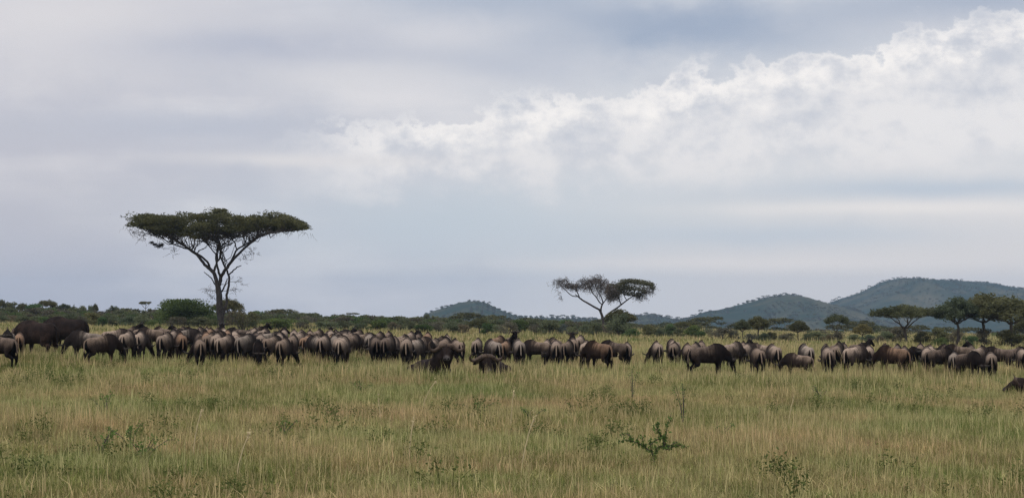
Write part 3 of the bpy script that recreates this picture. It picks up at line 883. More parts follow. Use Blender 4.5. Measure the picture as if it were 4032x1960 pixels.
def build_veg():
    recs = []
    for s, X, Y, Wd, d, kd in VEG:
        ox, oy, sc = STRIP[s]
        px = (ox + X / sc) / K; py = (oy + Y / sc) / K
        d = d * .885 if d < 250 else d * .93
        w = Wd / sc / K * d / FPX * (1.15 if kd in ('bush', 'green', 'grey') else 1.0)
        loc = spot(px, d)
        top = CAMZ - (py - HZ) / FPX * d
        if kd in ('umb', 'tree') and 640 < px < 850 and d < 230: top += .16 * (top - loc.z)
        recs.append((kd, px, loc, max(0.9, top - loc.z + (.12 if kd in ('bush', 'green', 'grey') else 0)), w))
    zones = [(-99, 214, 'left of the umbrella acacia'), (214, 420, 'right of the umbrella acacia'), (420, 545, 'below the cone hill'),
             (545, 660, 'by the half bare acacia'), (660, 850, 'below the right-hand ridge'), (850, 1200, 'at the right end')]
    labels = {}
    for kd in VLAB:
        for lo, hi, zt in zones:
            for far in (False, True):
                ids = sorted([i for i, r in enumerate(recs) if r[0] == kd and lo <= r[1] < hi and (r[2].y > 250) == far], key=lambda i: recs[i][1])
                for n, i in enumerate(ids):
                    labels[i] = '%s, %s scrub %s' % (VLAB[kd][2], 'far' if far else 'near', zt) + (', %s from left' % ORD[n] if len(ids) > 1 else '')
                    if kd == 'dome': labels[i] = VLAB[kd][2]
    rng = np.random.RandomState(3)
    for i, (kd, px, loc, h, w) in enumerate(recs):
        ms = PROTO[kd]; me = ms[i % len(ms)]
        ph, pw = PSIZE[kd]
        name, cat, txt = VLAB[kd]
        lab = labels[i]
        b = 0.95 + 0.5 * rng.rand(); wm = 1 + 0.07 * rng.normal()
        if kd == 'dome': b = 1.15
        make_tree(name, me, loc, rng.rand() * 6.28, (w / pw, w / pw, h / ph), lab, cat,
                  'trees of the scrub belt' if cat == 'tree' else 'bushes of the scrub belt', (b * wm, b, b / wm),
                  'trunk' if kd in ('umb', 'umbthin', 'tree') else 'stems')


build_veg()


def snag_shrub():
    """dark shrub with a dead stick close behind the herd"""
    px = (900 + 205 / 3.68) / K
    d = 150.0
    loc = spot(px, d)
    rng = np.random.RandomState(31)
    tb, cb = MB(), MB()
    for i in range(12):
        e = np.array([rng.normal() * .45, rng.normal() * .4, .8 + 1.3 * rng.rand()])
        P = curve((rng.normal() * .1, rng.normal() * .1, -.05), e, .06, rng, 5, .06)
        tb.tube(P, np.linspace(.04, .012, 5), 4, caps=False)
        leaf_quads(cb, P[rng.randint(2, 5, 60)] + rng.normal(size=(60, 3)) * .17, .12, rng, .2, .5)
    tb.tube(curve((0, 0, 0), (.12, 0, 2.1), 0, rng, 7, .02), np.linspace(.06, .03, 7), 5)
    e = link('dark_shrub', None, None, loc)
    link('stems', tb.mesh('stems', M_BARKD, True), e)
    link('crown', cb.mesh('crown', M_ACA), e)
    tag(e, 'dark shrub with a dead upright stick right of the umbrella acacia trunk', 'shrub')


snag_shrub()


# ------------------------------------------------------------------ instanced ground cover
def scatter(name, pts, rot, scl, idx, coll, label, cat):
    me = bpy.data.meshes.new(name)
    me.vertices.add(len(pts)); me.vertices.foreach_set('co', np.asarray(pts, np.float32).ravel())
    for nm, tp, dat in (('rot', 'FLOAT_VECTOR', rot), ('scl', 'FLOAT_VECTOR', scl)):
        a = me.attributes.new(nm, tp, 'POINT'); a.data.foreach_set('vector', np.asarray(dat, np.float32).ravel())
    a = me.attributes.new('idx', 'INT', 'POINT'); a.data.foreach_set('value', np.asarray(idx, np.int32))
    o = link(name, me)
    g = bpy.data.node_groups.new(name, 'GeometryNodeTree')
    g.interface.new_socket('Geometry', in_out='INPUT', socket_type='NodeSocketGeometry')
    g.interface.new_socket('Geometry', in_out='OUTPUT', socket_type='NodeSocketGeometry')
    gi, go = g.nodes.new('NodeGroupInput'), g.nodes.new('NodeGroupOutput')
    ci = g.nodes.new('GeometryNodeCollectionInfo')
    ci.inputs['Collection'].default_value = coll
    ci.inputs['Separate Children'].default_value = True; ci.inputs['Reset Children'].default_value = True
    ip = g.nodes.new('GeometryNodeInstanceOnPoints'); ip.inputs['Pick Instance'].default_value = True

    def na(nm, tp):
        n = g.nodes.new('GeometryNodeInputNamedAttribute'); n.data_type = tp
        n.inputs['Name'].default_value = nm
        return n.outputs['Attribute']
    g.links.new(gi.outputs[0], ip.inputs['Points'])
    g.links.new(ci.outputs[0], ip.inputs['Instance'])
    g.links.new(na('idx', 'INT'), ip.inputs['Instance Index'])
    g.links.new(na('rot', 'FLOAT_VECTOR'), ip.inputs['Rotation'])
    g.links.new(na('scl', 'FLOAT_VECTOR'), ip.inputs['Scale'])
    g.links.new(ip.outputs[0], go.inputs[0])
    md = o.modifiers.new('scatter', 'NODES'); md.node_group = g
    kind(o, 'stuff', label, cat)
    return o


def proto_coll(name, meshes):
    c = bpy.data.collections.new(name)
    for i, me in enumerate(meshes):
        o = bpy.data.objects.new('%s_%02d' % (name, i), me)
        c.objects.link(o)
    return c


def blades(mb, P, hgt, wid, lean, rng, cols):
    n = len(P)
    lean = np.minimum(lean, 1.6)
    a = rng.rand(n) * 6.283; w = np.stack([np.cos(a), np.sin(a), np.zeros(n)], -1) * (wid * 0.5)[:, None]
    b = rng.rand(n) * 6.283; dr = np.stack([np.cos(b), np.sin(b), np.zeros(n)], -1)
    up = np.array([0, 0, 1.0])
    m = P + up * (hgt * 0.55)[:, None] + dr * (lean * hgt * 0.28)[:, None]
    t = P + up * (hgt * np.maximum(.25, 1 - 0.38 * lean))[:, None] + dr * (lean * hgt * 0.95)[:, None]
    V = np.stack([P - w, P + w, m + w * .8, m - w * .8, t], 1).reshape(-1, 3)
    i = np.arange(n) * 5
    Q = np.stack([i, i + 1, i + 2, i + 3], -1); T = np.stack([i + 3, i + 2, i + 4], -1)
    C = np.repeat(cols, 5, axis=0)
    n0 = mb.n
    mb.add(V, Q, C)
    mb.f[3].append(T + n0)


G_GREEN, G_OLIVE, G_STRAW, G_TAN = np.array([.185, .212, .078]), np.array([.280, .270, .116]), np.array([.60, .495, .30]), np.array([.42, .34, .20])


def grass_patch(seed, rad, nb, hmin, hmax, wid, mix, stalks):
    rng = np.random.RandomState(seed)
    mb = MB()
    nt = max(5, int(nb / 34))
    tc = rng.normal(size=(nt, 2)) * rad * 0.55
    k = rng.randint(0, nt, nb)
    p = tc[k] + rng.normal(size=(nb, 2)) * 0.075 * (rad / .7)
    tuft_kind = rng.choice(4, nt, p=mix)
    th = 0.65 + 0.7 * rng.rand(nt); tb_ = 0.72 + 0.56 * rng.rand(nt)
    kd = np.where(rng.rand(nb) < 0.8, tuft_kind[k], rng.choice(4, nb, p=mix))
    pal = np.stack([G_GREEN, G_OLIVE, G_STRAW, G_TAN])
    col = pal[kd] * (0.6 + 0.8 * rng.rand(nb))[:, None] * tb_[k][:, None]
    h = (hmin + (hmax - hmin) * rng.rand(nb)) * th[k]
    blades(mb, np.column_stack([p, np.full(nb, -0.02)]), h, wid * (0.7 + 0.6 * rng.rand(nb)), np.abs(rng.normal(size=nb)) * 0.75 + 0.08, rng, col)
    ns = int(stalks)
    if ns:
        p = rng.normal(size=(ns, 2)) * rad * 0.6
        h = hmax * (1.0 + 0.8 * rng.rand(ns))
        col = np.where(rng.rand(ns, 1) < .75, G_STRAW, G_OLIVE) * (0.8 + 0.5 * rng.rand(ns))[:, None]
        blades(mb, np.column_stack([p, np.zeros(ns)]), h, np.full(ns, wid * 1.25), np.abs(rng.normal(size=ns)) * 0.22, rng, col)
    return mb.mesh('grass_patch', M_GRASS)


MIXES = [(.52, .30, .09, .09), (.28, .30, .23, .19), (.10, .20, .40, .30)]


def wedge_pts(rng, d0, d1, dens, margin):
    w1 = 0.256 * d1 + margin
    n = int(dens * (d1 - d0) * 2 * w1)
    d = d0 + (d1 - d0) * rng.rand(n); x = (rng.rand(n) * 2 - 1) * w1
    k = np.abs(x) < 0.256 * d + margin
    return x[k], d[k]


def build_grass():
    rng = np.random.RandomState(99)
    near = [grass_patch(100 + i, .7, 1150, .07, .27, .0085, MIXES[i % 3], 12) for i in range(12)]
    mid = [grass_patch(200 + i, .9, 760, .11, .365, .0135, MIXES[i % 3], 10) for i in range(12)]
    far = [grass_patch(300 + i, 1.6, 460, .12, .32, .034, MIXES[i % 3], 8) for i in range(9)]
    for name, meshes, d0, d1, dens, marg, label in (
            ('near_grass', near, 12, 62, 2.6, 9, 'tall green and straw-coloured grass in the foreground'),
            ('herd_grass', mid, 60, 125, 1.4, 11, 'tall grass around the legs of the grazing herd'),
            ('far_grass', far, 122, 340, .42, 20, 'grass of the open plain between herd and scrub')):
        x, d = wedge_pts(rng, d0, d1, dens, marg)
        n = len(x)
        pts = np.stack([x, d, gz(x, d)], -1)
        rot = np.zeros((n, 3)); rot[:, 2] = rng.rand(n) * 6.283
        patch = fbm(x / 3.5, d / 6.0, 5, 4)
        s = 0.9 + 0.3 * rng.rand(n); sz = s * (0.95 + 0.75 * fbm(x / 4.0, d / 6.0, 15, 2))
        if name == 'near_grass': patch = patch + 0.13
        if name == 'herd_grass': sz = sz * (1 + .20 * sstep(2, 20, x))
        if name != 'near_grass': patch = patch - 0.10
        cls = np.clip(np.round(1 + patch * 3.4 + rng.normal(size=n) * .5), 0, 2).astype(int)
        m3 = len(meshes) // 3
        idx = cls + 3 * rng.randint(0, m3, n)
        scatter(name, pts, rot, np.stack([s, s, sz], -1), idx, proto_coll(name + '_patch', meshes), label, 'grass')

    # leafy herbs among the grass
    ms = []
    for i in range(5):
        r = np.random.RandomState(500 + i); mb = MB()
        for k in range(r.randint(3, 7)):
            e = np.array([r.normal() * .16, r.normal() * .16, .16 + .26 * r.rand()])
            mb.tube(curve((e[0] * .3, e[1] * .3, 0), e, .05, r, 4, .05), np.linspace(.006, .003, 4), 3, caps=False)
            C = e * np.array([1, 1, .8]) + r.normal(size=(26, 3)) * np.array([.06, .06, .07])
            leaf_quads(mb, C, .042, r, .2, .5, .4)
        ms.append(mb.mesh('herb', M_HERB))
    x, d = wedge_pts(rng, 18, 100, .30, 5)
    k = fbm(x / 5.0, d / 7.0, 25, 3) > -.02
    x, d = x[k], d[k]; n = len(x)
    rot = np.zeros((n, 3)); rot[:, 2] = rng.rand(n) * 6.283
    sc = .6 + .7 * rng.rand(n)
    scatter('meadow_herbs', np.stack([x, d, gz(x, d)], -1), rot, np.stack([sc, sc, sc], -1), rng.randint(0, 5, n), proto_coll('herb', ms),
            'small leafy green herbs dotted through the grass', 'herbs')


build_grass()


def build_far_scrub():
    rng = np.random.RandomState(12)
    ms = [bush_mesh(400 + i, 2.6, 4.0, (M_SCRUB, M_ACA, M_GREYS)[i % 3], 420, .42, 8)[1] for i in range(6)] + \
         [acacia_mesh(410 + i, 4.0, 5.0, 1.4, .4, 4, 16, 40, .5, .14)[1] for i in range(2)]
    c = proto_coll('far_scrub_bush', ms)
    n = 2600
    d = 330 + 1700 * rng.rand(n) ** 1.5; x = (rng.rand(n) * 2 - 1) * (0.27 * d + 30)
    keep = fbm(x / 60.0, d / 80.0, 8, 3) > -0.12
    x, d = x[keep], d[keep]; n = len(x)
    s = 0.38 + 0.45 * rng.rand(n)
    rot = np.zeros((n, 3)); rot[:, 2] = rng.rand(n) * 6.283
    scatter('far_scrub', np.stack([x, d, gz(x, d)], -1), rot, np.stack([s * 1.6, s * 1.6, s], -1), rng.randint(0, 8, n), c,
            'hazy thorn scrub spread over the plain below the hills', 'scrub')
    # unbroken low thicket filling the scrub belt
    tm = [bush_mesh(430 + i, 1.7, 3.0, (M_SCRUB, M_GREEN, M_SCRUB, M_GREYS)[i % 4], 700, .26, 9)[1] for i in range(8)]
    n = 1500
    d = 186 + 150 * rng.rand(n); px = rng.rand(n) * 1144 - 60
    x = (px - W / 2) / FPX * d
    lush = sstep(430, 260, px)                      # taller towards the left
    near = 200 + 40 * sstep(600, 690, px)
    keep = (d > near + 14 * fbm(px / 40.0, d / 30.0, 17, 2)) & ((px < 640) | (fbm(px / 25.0, d / 20.0, 19, 3) > -.05))
    x, d, lush, px = x[keep], d[keep], lush[keep], px[keep]; n = len(x)
    s = (0.36 + 0.42 * rng.rand(n) ** 1.5) * (1 + .25 * lush * (d > 240)) * (1 - .48 * sstep(600, 680, px))
    rot = np.zeros((n, 3)); rot[:, 2] = rng.rand(n) * 6.283
    scatter('thicket', np.stack([x, d, gz(x, d)], -1), rot, np.stack([s * 1.15, s * 1.15, s], -1), rng.randint(0, 8, n), proto_coll('thicket_bush', tm),
            'unbroken low thicket filling the scrub belt behind the herd', 'thicket')
    P = np.concatenate(HILL_PTS); n = len(P)
    s = 0.4 + 0.7 * rng.rand(n) ** 2; rot = np.zeros((n, 3)); rot[:, 2] = rng.rand(n) * 6.283
    scatter('hill_scrub', P, rot, np.stack([s * 1.3, s * 1.3, s * (.8 + .5 * rng.rand(n))], -1), rng.randint(0, 8, n), c,
            'dark scrub dotted over the slopes and crests of the hills', 'scrub')


build_far_scrub()


# ------------------------------------------------------------------ animals
def surface_nets(F, org, h):
    s = F < 0
    nx, ny, nz = F.shape
    cor = [(i, j, k) for i in (0, 1) for j in (0, 1) for k in (0, 1)]
    sl = lambda A, c: A[c[0]:nx - 1 + c[0], c[1]:ny - 1 + c[1], c[2]:nz - 1 + c[2]]
    cnt = sum(sl(s, c).astype(int) for c in cor)
    act = (cnt > 0) & (cnt < 8)
    ids = np.full(act.shape, -1); ids[act] = np.arange(act.sum())
    ii = np.argwhere(act)
    acc = np.zeros((len(ii), 3)); num = np.zeros(len(ii))
    vals = {c: F[ii[:, 0] + c[0], ii[:, 1] + c[1], ii[:, 2] + c[2]] for c in cor}
    for a in cor:
        for ax in range(3):
            if a[ax] == 1: continue
            b = list(a); b[ax] = 1; b = tuple(b)
            fa, fb = vals[a], vals[b]
            m = (fa < 0) != (fb < 0)
            t = np.where(m, fa / (fa - fb + 1e-12), 0)
            p = np.array(a, float)[None, :] + np.zeros((len(ii), 3)); p[:, ax] = t
            acc[m] += p[m]; num[m] += 1
    V = org + (ii + acc / num[:, None]) * h
    quads = []
    for ax in range(3):
        o1, o2 = [q for q in range(3) if q != ax]
        A = np.moveaxis(s, ax, 0); I = np.moveaxis(ids, ax, 0)
        e = A[:-1] != A[1:]
        e[:, 0, :] = False; e[:, :, 0] = False; e[:, -1, :] = False; e[:, :, -1] = False
        q = np.argwhere(e)
        a0, b0, c0 = q.T
        f = np.stack([I[a0, b0 - 1, c0 - 1], I[a0, b0, c0 - 1], I[a0, b0, c0], I[a0, b0 - 1, c0]], -1)
        flip = A[a0, b0, c0] ^ (ax == 1)
        f[~flip] = f[~flip][:, ::-1]
        quads.append(f)
    return V, np.concatenate(quads)


class SDF:
    def __init__(s, lo, hi, h):
        s.lo, s.h = np.array(lo, float), h
        n = np.ceil((np.array(hi) - lo) / h).astype(int) + 1
        g = [lo[i] + np.arange(n[i]) * h for i in range(3)]
        s.P = np.stack(np.meshgrid(*g, indexing='ij'), -1).astype(np.float32)
        s.F = np.full(tuple(n), 9.0, np.float32)

    def blend(s, d, k):
        if k <= 0: s.F = np.minimum(s.F, d); return
        hh = np.clip(0.5 + 0.5 * (s.F - d) / k, 0, 1)
        s.F = s.F * (1 - hh) + d * hh - k * hh * (1 - hh)

    def ell(s, c, r, k=0.06, rx=0.0):
        p = s.P - np.array(c, np.float32)
        if rx:
            cs, sn = math.cos(rx), math.sin(rx)
            y, z = p[..., 1] * cs + p[..., 2] * sn, -p[..., 1] * sn + p[..., 2] * cs
            p = np.stack([p[..., 0], y, z], -1)
        r = np.array(r, np.float32)
        q = np.linalg.norm(p / r, axis=-1); q2 = np.linalg.norm(p / (r * r), axis=-1) + 1e-6
        s.blend(q * (q - 1) / q2, k)

    def cone(s, a, b, ra, rb, k=0.05, flat=None):
        a, b = np.array(a, np.float32), np.array(b, np.float32)
        ab = b - a; p = s.P - a
        t = np.clip((p @ ab) / (ab @ ab), 0, 1)
        d = p - t[..., None] * ab
        if flat is not None: d = d * np.array(flat, np.float32)
        s.blend(np.linalg.norm(d, axis=-1) - (ra + (rb - ra) * t), k)

    def chain(s, pts, rad, k=0.04):
        for i in range(len(pts) - 1): s.cone(pts[i], pts[i + 1], rad[i], rad[i + 1], k)


def hairs(mb, pts, dirs, length, rng, w=0.012):
    """tapering locks of hair"""
    for p, d in zip(pts, dirs):
        L = length * (0.7 + 0.6 * rng.rand())
        d = np.array(d) + rng.normal(size=3) * 0.22; d /= np.linalg.norm(d)
        e = np.array(p) + d * L + np.array([0, 0, -0.25 * L])
        s = np.cross(d, rng.normal(size=3)); s *= w / (np.linalg.norm(s) + 1e-9)
        m = (np.array(p) + e) / 2 + np.array([0, 0, .06 * L])
        mb.add([p - s, p + s, m + s * .8, m - s * .8], [(0, 1, 2, 3)])
        mb.add([m - s * .8, m + s * .8, e], [(0, 1, 2)])


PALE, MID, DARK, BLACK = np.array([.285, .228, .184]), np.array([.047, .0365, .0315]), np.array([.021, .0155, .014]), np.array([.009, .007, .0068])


def wildebeest_meshes(pose, seed):
    """one standing wildebeest, forward +Y, feet at z 0"""
    rng = np.random.RandomState(seed)
    s = SDF((-.95, -1.05, -.06), (.95, 1.6, 1.75), .024)
    s.ell((0, .22, .92), (.245, .52, .315), .05)
    s.ell((0, -.15, .89), (.250, .50, .275), .08)
    for q in (-1, 1): s.ell((q * .15, -.40, 1.075), (.065, .14, .065), .07)
    s.ell((0, -.47, .955), (.205, .33, .225), .08)
    s.ell((0, .40, 1.10), (.115, .34, .225), .12, -.18)
    s.ell((0, .02, 1.08), (.10, .45, .10), .12)
    hl, hr, fl, fr = [rng.uniform(-1, 1) for _ in range(4)]
    if pose == 'walk': hl, hr, fl, fr = 1.6, -1.6, -1.7, 1.5
    for sx, st in ((-1, hl), (1, hr)):
        s.ell((sx * .125, -.52, .88), (.125, .24, .27), .07)
        dy = .09 * st
        s.chain([(sx * .14, -.50, .74), (sx * .145, -.46 + dy * .5, .60), (sx * .13, -.68 + dy, .45), (sx * .13, -.64 + dy * 1.3, .12), (sx * .13, -.60 + dy * 1.3, .03)],
                (.135, .10, .050, .034, .045), .05)
    for sx, st in ((-1, fl), (1, fr)):
        s.ell((sx * .14, .40, .86), (.10, .18, .30), .07)
        dy = .08 * st
        s.chain([(sx * .14, .42, .72), (sx * .125, .45 + dy, .42), (sx * .12, .45 + dy * 1.3, .11), (sx * .12, .48 + dy * 1.3, .03)], (.085, .047, .033, .043), .05)
    # neck and head
    HP = {'graze': ((0, .98, .66), (.02, 1.14, .22)), 'walk': ((0, 1.02, .74), (0, 1.22, .36)), 'graze_left': ((-.38, .82, .62), (-.56, .93, .20)),
          'graze_right': ((.38, .82, .62), (.56, .93, .20)), 'up': ((0, .92, 1.42), (0, 1.20, 1.14)), 'low': ((0, 1.08, 1.02), (0, 1.30, .66)),
          'look_left': ((-.22, .90, 1.34), (-.58, .98, 1.10)), 'look_right': ((.22, .90, 1.34), (.58, .98, 1.10))}
    hb, hm = (np.array(v) for v in HP[pose])
    nb = np.array([0, .52, 1.06])
    mid = (nb + hb) / 2 + np.array([0, .06, .03])
    s.chain([nb, mid, hb], (.20, .145, .105), .10)
    s.cone((0, .50, .92), mid + np.array([0, -.02, -.07]), .17, .10, .08)
    ax = (hm - hb) / np.linalg.norm(hm - hb)
    s.cone(hb - ax * .03, hb + ax * .22, .105, .088, .05)
    s.cone(hb + ax * .18, hm, .085, .066, .04)
    s.ell(hm, (.082, .075, .070), .03)
    side = np.cross(ax, np.array([0, 0, 1.0])); side /= np.linalg.norm(side) + 1e-9
    if abs(side[0]) < .3 and pose not in ('look_left', 'look_right'): side = np.array([1.0, 0, 0])
    up = np.cross(side, ax)
    if up[2] < 0 and pose in ('up', 'low', 'look_left', 'look_right'): up = -up
    if pose.startswith('graze') or pose == 'walk':
        up = up if up[1] > 0 else -up
    poll = hb - ax * .05 + up * .06
    for q in (-1, 1):
        e0 = hb - ax * .02 + side * q * .09
        s.cone(e0, e0 + side * q * .15 - ax * .03 - up * .03, .030, .018, .02)
    V, Fq = surface_nets(s.F, s.lo, s.h)
    # two rounds of smoothing
    for _ in range(2):
        acc = np.zeros_like(V); c = np.zeros(len(V))
        for a in range(4):
            b = (a + 1) % 4
            np.add.at(acc, Fq[:, a], V[Fq[:, b]]); np.add.at(c, Fq[:, a], 1)
            np.add.at(acc, Fq[:, b], V[Fq[:, a]]); np.add.at(c, Fq[:, b], 1)
        V = V * .5 + .5 * acc / c[:, None]
    x, y, z = V.T
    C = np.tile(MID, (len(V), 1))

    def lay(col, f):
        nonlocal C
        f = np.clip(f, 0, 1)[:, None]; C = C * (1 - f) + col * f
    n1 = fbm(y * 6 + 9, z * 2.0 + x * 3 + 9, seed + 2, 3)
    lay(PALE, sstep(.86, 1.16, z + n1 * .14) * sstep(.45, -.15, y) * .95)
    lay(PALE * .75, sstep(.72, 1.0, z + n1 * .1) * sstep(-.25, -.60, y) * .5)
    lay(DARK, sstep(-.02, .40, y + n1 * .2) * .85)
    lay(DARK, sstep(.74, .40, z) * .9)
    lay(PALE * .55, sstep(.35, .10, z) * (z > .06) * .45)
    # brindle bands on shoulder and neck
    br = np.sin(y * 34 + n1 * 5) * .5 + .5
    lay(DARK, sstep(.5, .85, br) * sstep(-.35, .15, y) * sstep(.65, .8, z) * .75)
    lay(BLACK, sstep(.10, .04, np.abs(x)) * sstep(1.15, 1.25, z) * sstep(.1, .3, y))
    # dark inner-thigh hair and groove shade painted in beside the tail, dark seat
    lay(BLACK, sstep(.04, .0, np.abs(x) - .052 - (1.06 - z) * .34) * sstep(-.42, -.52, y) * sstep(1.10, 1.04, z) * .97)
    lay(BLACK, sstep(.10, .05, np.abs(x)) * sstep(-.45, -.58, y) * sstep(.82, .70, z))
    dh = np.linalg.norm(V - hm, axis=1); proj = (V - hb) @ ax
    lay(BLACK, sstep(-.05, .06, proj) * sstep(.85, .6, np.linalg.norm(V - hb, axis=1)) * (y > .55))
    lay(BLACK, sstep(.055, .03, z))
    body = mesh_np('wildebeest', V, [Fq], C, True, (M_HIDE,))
    # horns: out, down, then hooking up
    horns = []
    for q in (-1, 1):
        mb = MB()
        p0 = poll + side * q * .03
        path = np.array([p0, p0 + side * q * .11 + up * .02, p0 + side * q * .20 - up * .015, p0 + side * q * .27 + up * .05, p0 + side * q * .26 + up * .15, p0 + side * q * .20 + up * .22])
        t = np.arange(6); tt = np.linspace(0, 5, 14)
        Q = np.stack([np.interp(tt, t, path[:, i]) for i in range(3)], -1); Q[1:-1] = (Q[:-2] + 2 * Q[1:-1] + Q[2:]) / 4
        mb.tube(Q, np.linspace(.048, .007, 14), 7)
        horns.append(mb.mesh('horn', M_HORN, True))
    # mane along neck and withers
    mb = MB()
    for i in range(90):
        t = rng.rand()
        a = np.array([0, .20, 1.315]); b = nb + np.array([0, .0, .20]); c = mid + np.array([0, 0, .13]); d = hb + up * .09 - ax * .06
        seq = [a, b, c, d]; f = t * 3; k = min(int(f), 2); p = seq[k] + (seq[k + 1] - seq[k]) * (f - k)
        hairs(mb, [p + np.array([rng.normal() * .02, 0, -.02])], [(rng.normal() * .4, -.25, .9)], .11, rng, .013)
    mane = mb.mesh('mane', M_HAIR)
    mb = MB()
    for i in range(70):
        t = rng.rand(); p = mid + np.array([0, .02, -.14]) + (hb + np.array([0, 0, -.06]) - (mid + np.array([0, .02, -.14]))) * t
        hairs(mb, [p + np.array([rng.normal() * .03, 0, .03])], [(0, .1, -1)], .15, rng, .012)
    beard = mb.mesh('beard', M_BEARD)
    # tail: pale dock, dark brush
    mb = MB()
    sw = rng.uniform(-.05, .05)
    P = np.array([(0, -.755, 1.06), (0, -.815, 1.0), (sw * .3, -.845, .88), (sw * .6, -.845, .74), (sw, -.835, .60)])
    mb.tube(P, (.040, .036, .030, .026, .020), 7, col=tuple(PALE * .95))
    for i in range(46):
        t = rng.rand(); p = P[3] + (P[4] - P[3]) * (t * 1.1)
        e = p + np.array([rng.normal() * .03, rng.normal() * .03 - .01, -.18 - .22 * rng.rand()])
        sd = np.array([.011, 0, 0]) if i % 2 else np.array([0, .011, 0])
        mb.add([p - sd, p + sd, (p + e) / 2 + sd, (p + e) / 2 - sd], [(0, 1, 2, 3)], tuple(BLACK))
        mb.add([(p + e) / 2 - sd, (p + e) / 2 + sd, e], [(0, 1, 2)], tuple(BLACK))
    tail = mb.mesh('tail', M_HIDE, True)
    return {'body': body, 'horn': horns, 'mane': mane, 'beard': beard, 'tail': tail}


POSES = {}
for i, p in enumerate(['graze', 'graze_left', 'graze_right', 'walk', 'up', 'low', 'look_left', 'look_right']):
    POSES[p] = [wildebeest_meshes(p, 50 + i)]
    if p == 'graze': POSES[p].append(wildebeest_meshes(p, 71))

# strip scale and offsets of the enlarged views the herd was read from
HS = {1: (0, 1200, 3.68), 2: (650, 1200, 3.68), 3: (1300, 1200, 3.68), 4: (1950, 1200, 3.68), 5: (2600, 1200, 3.68), 6: (3250, 1200, 3.294)}
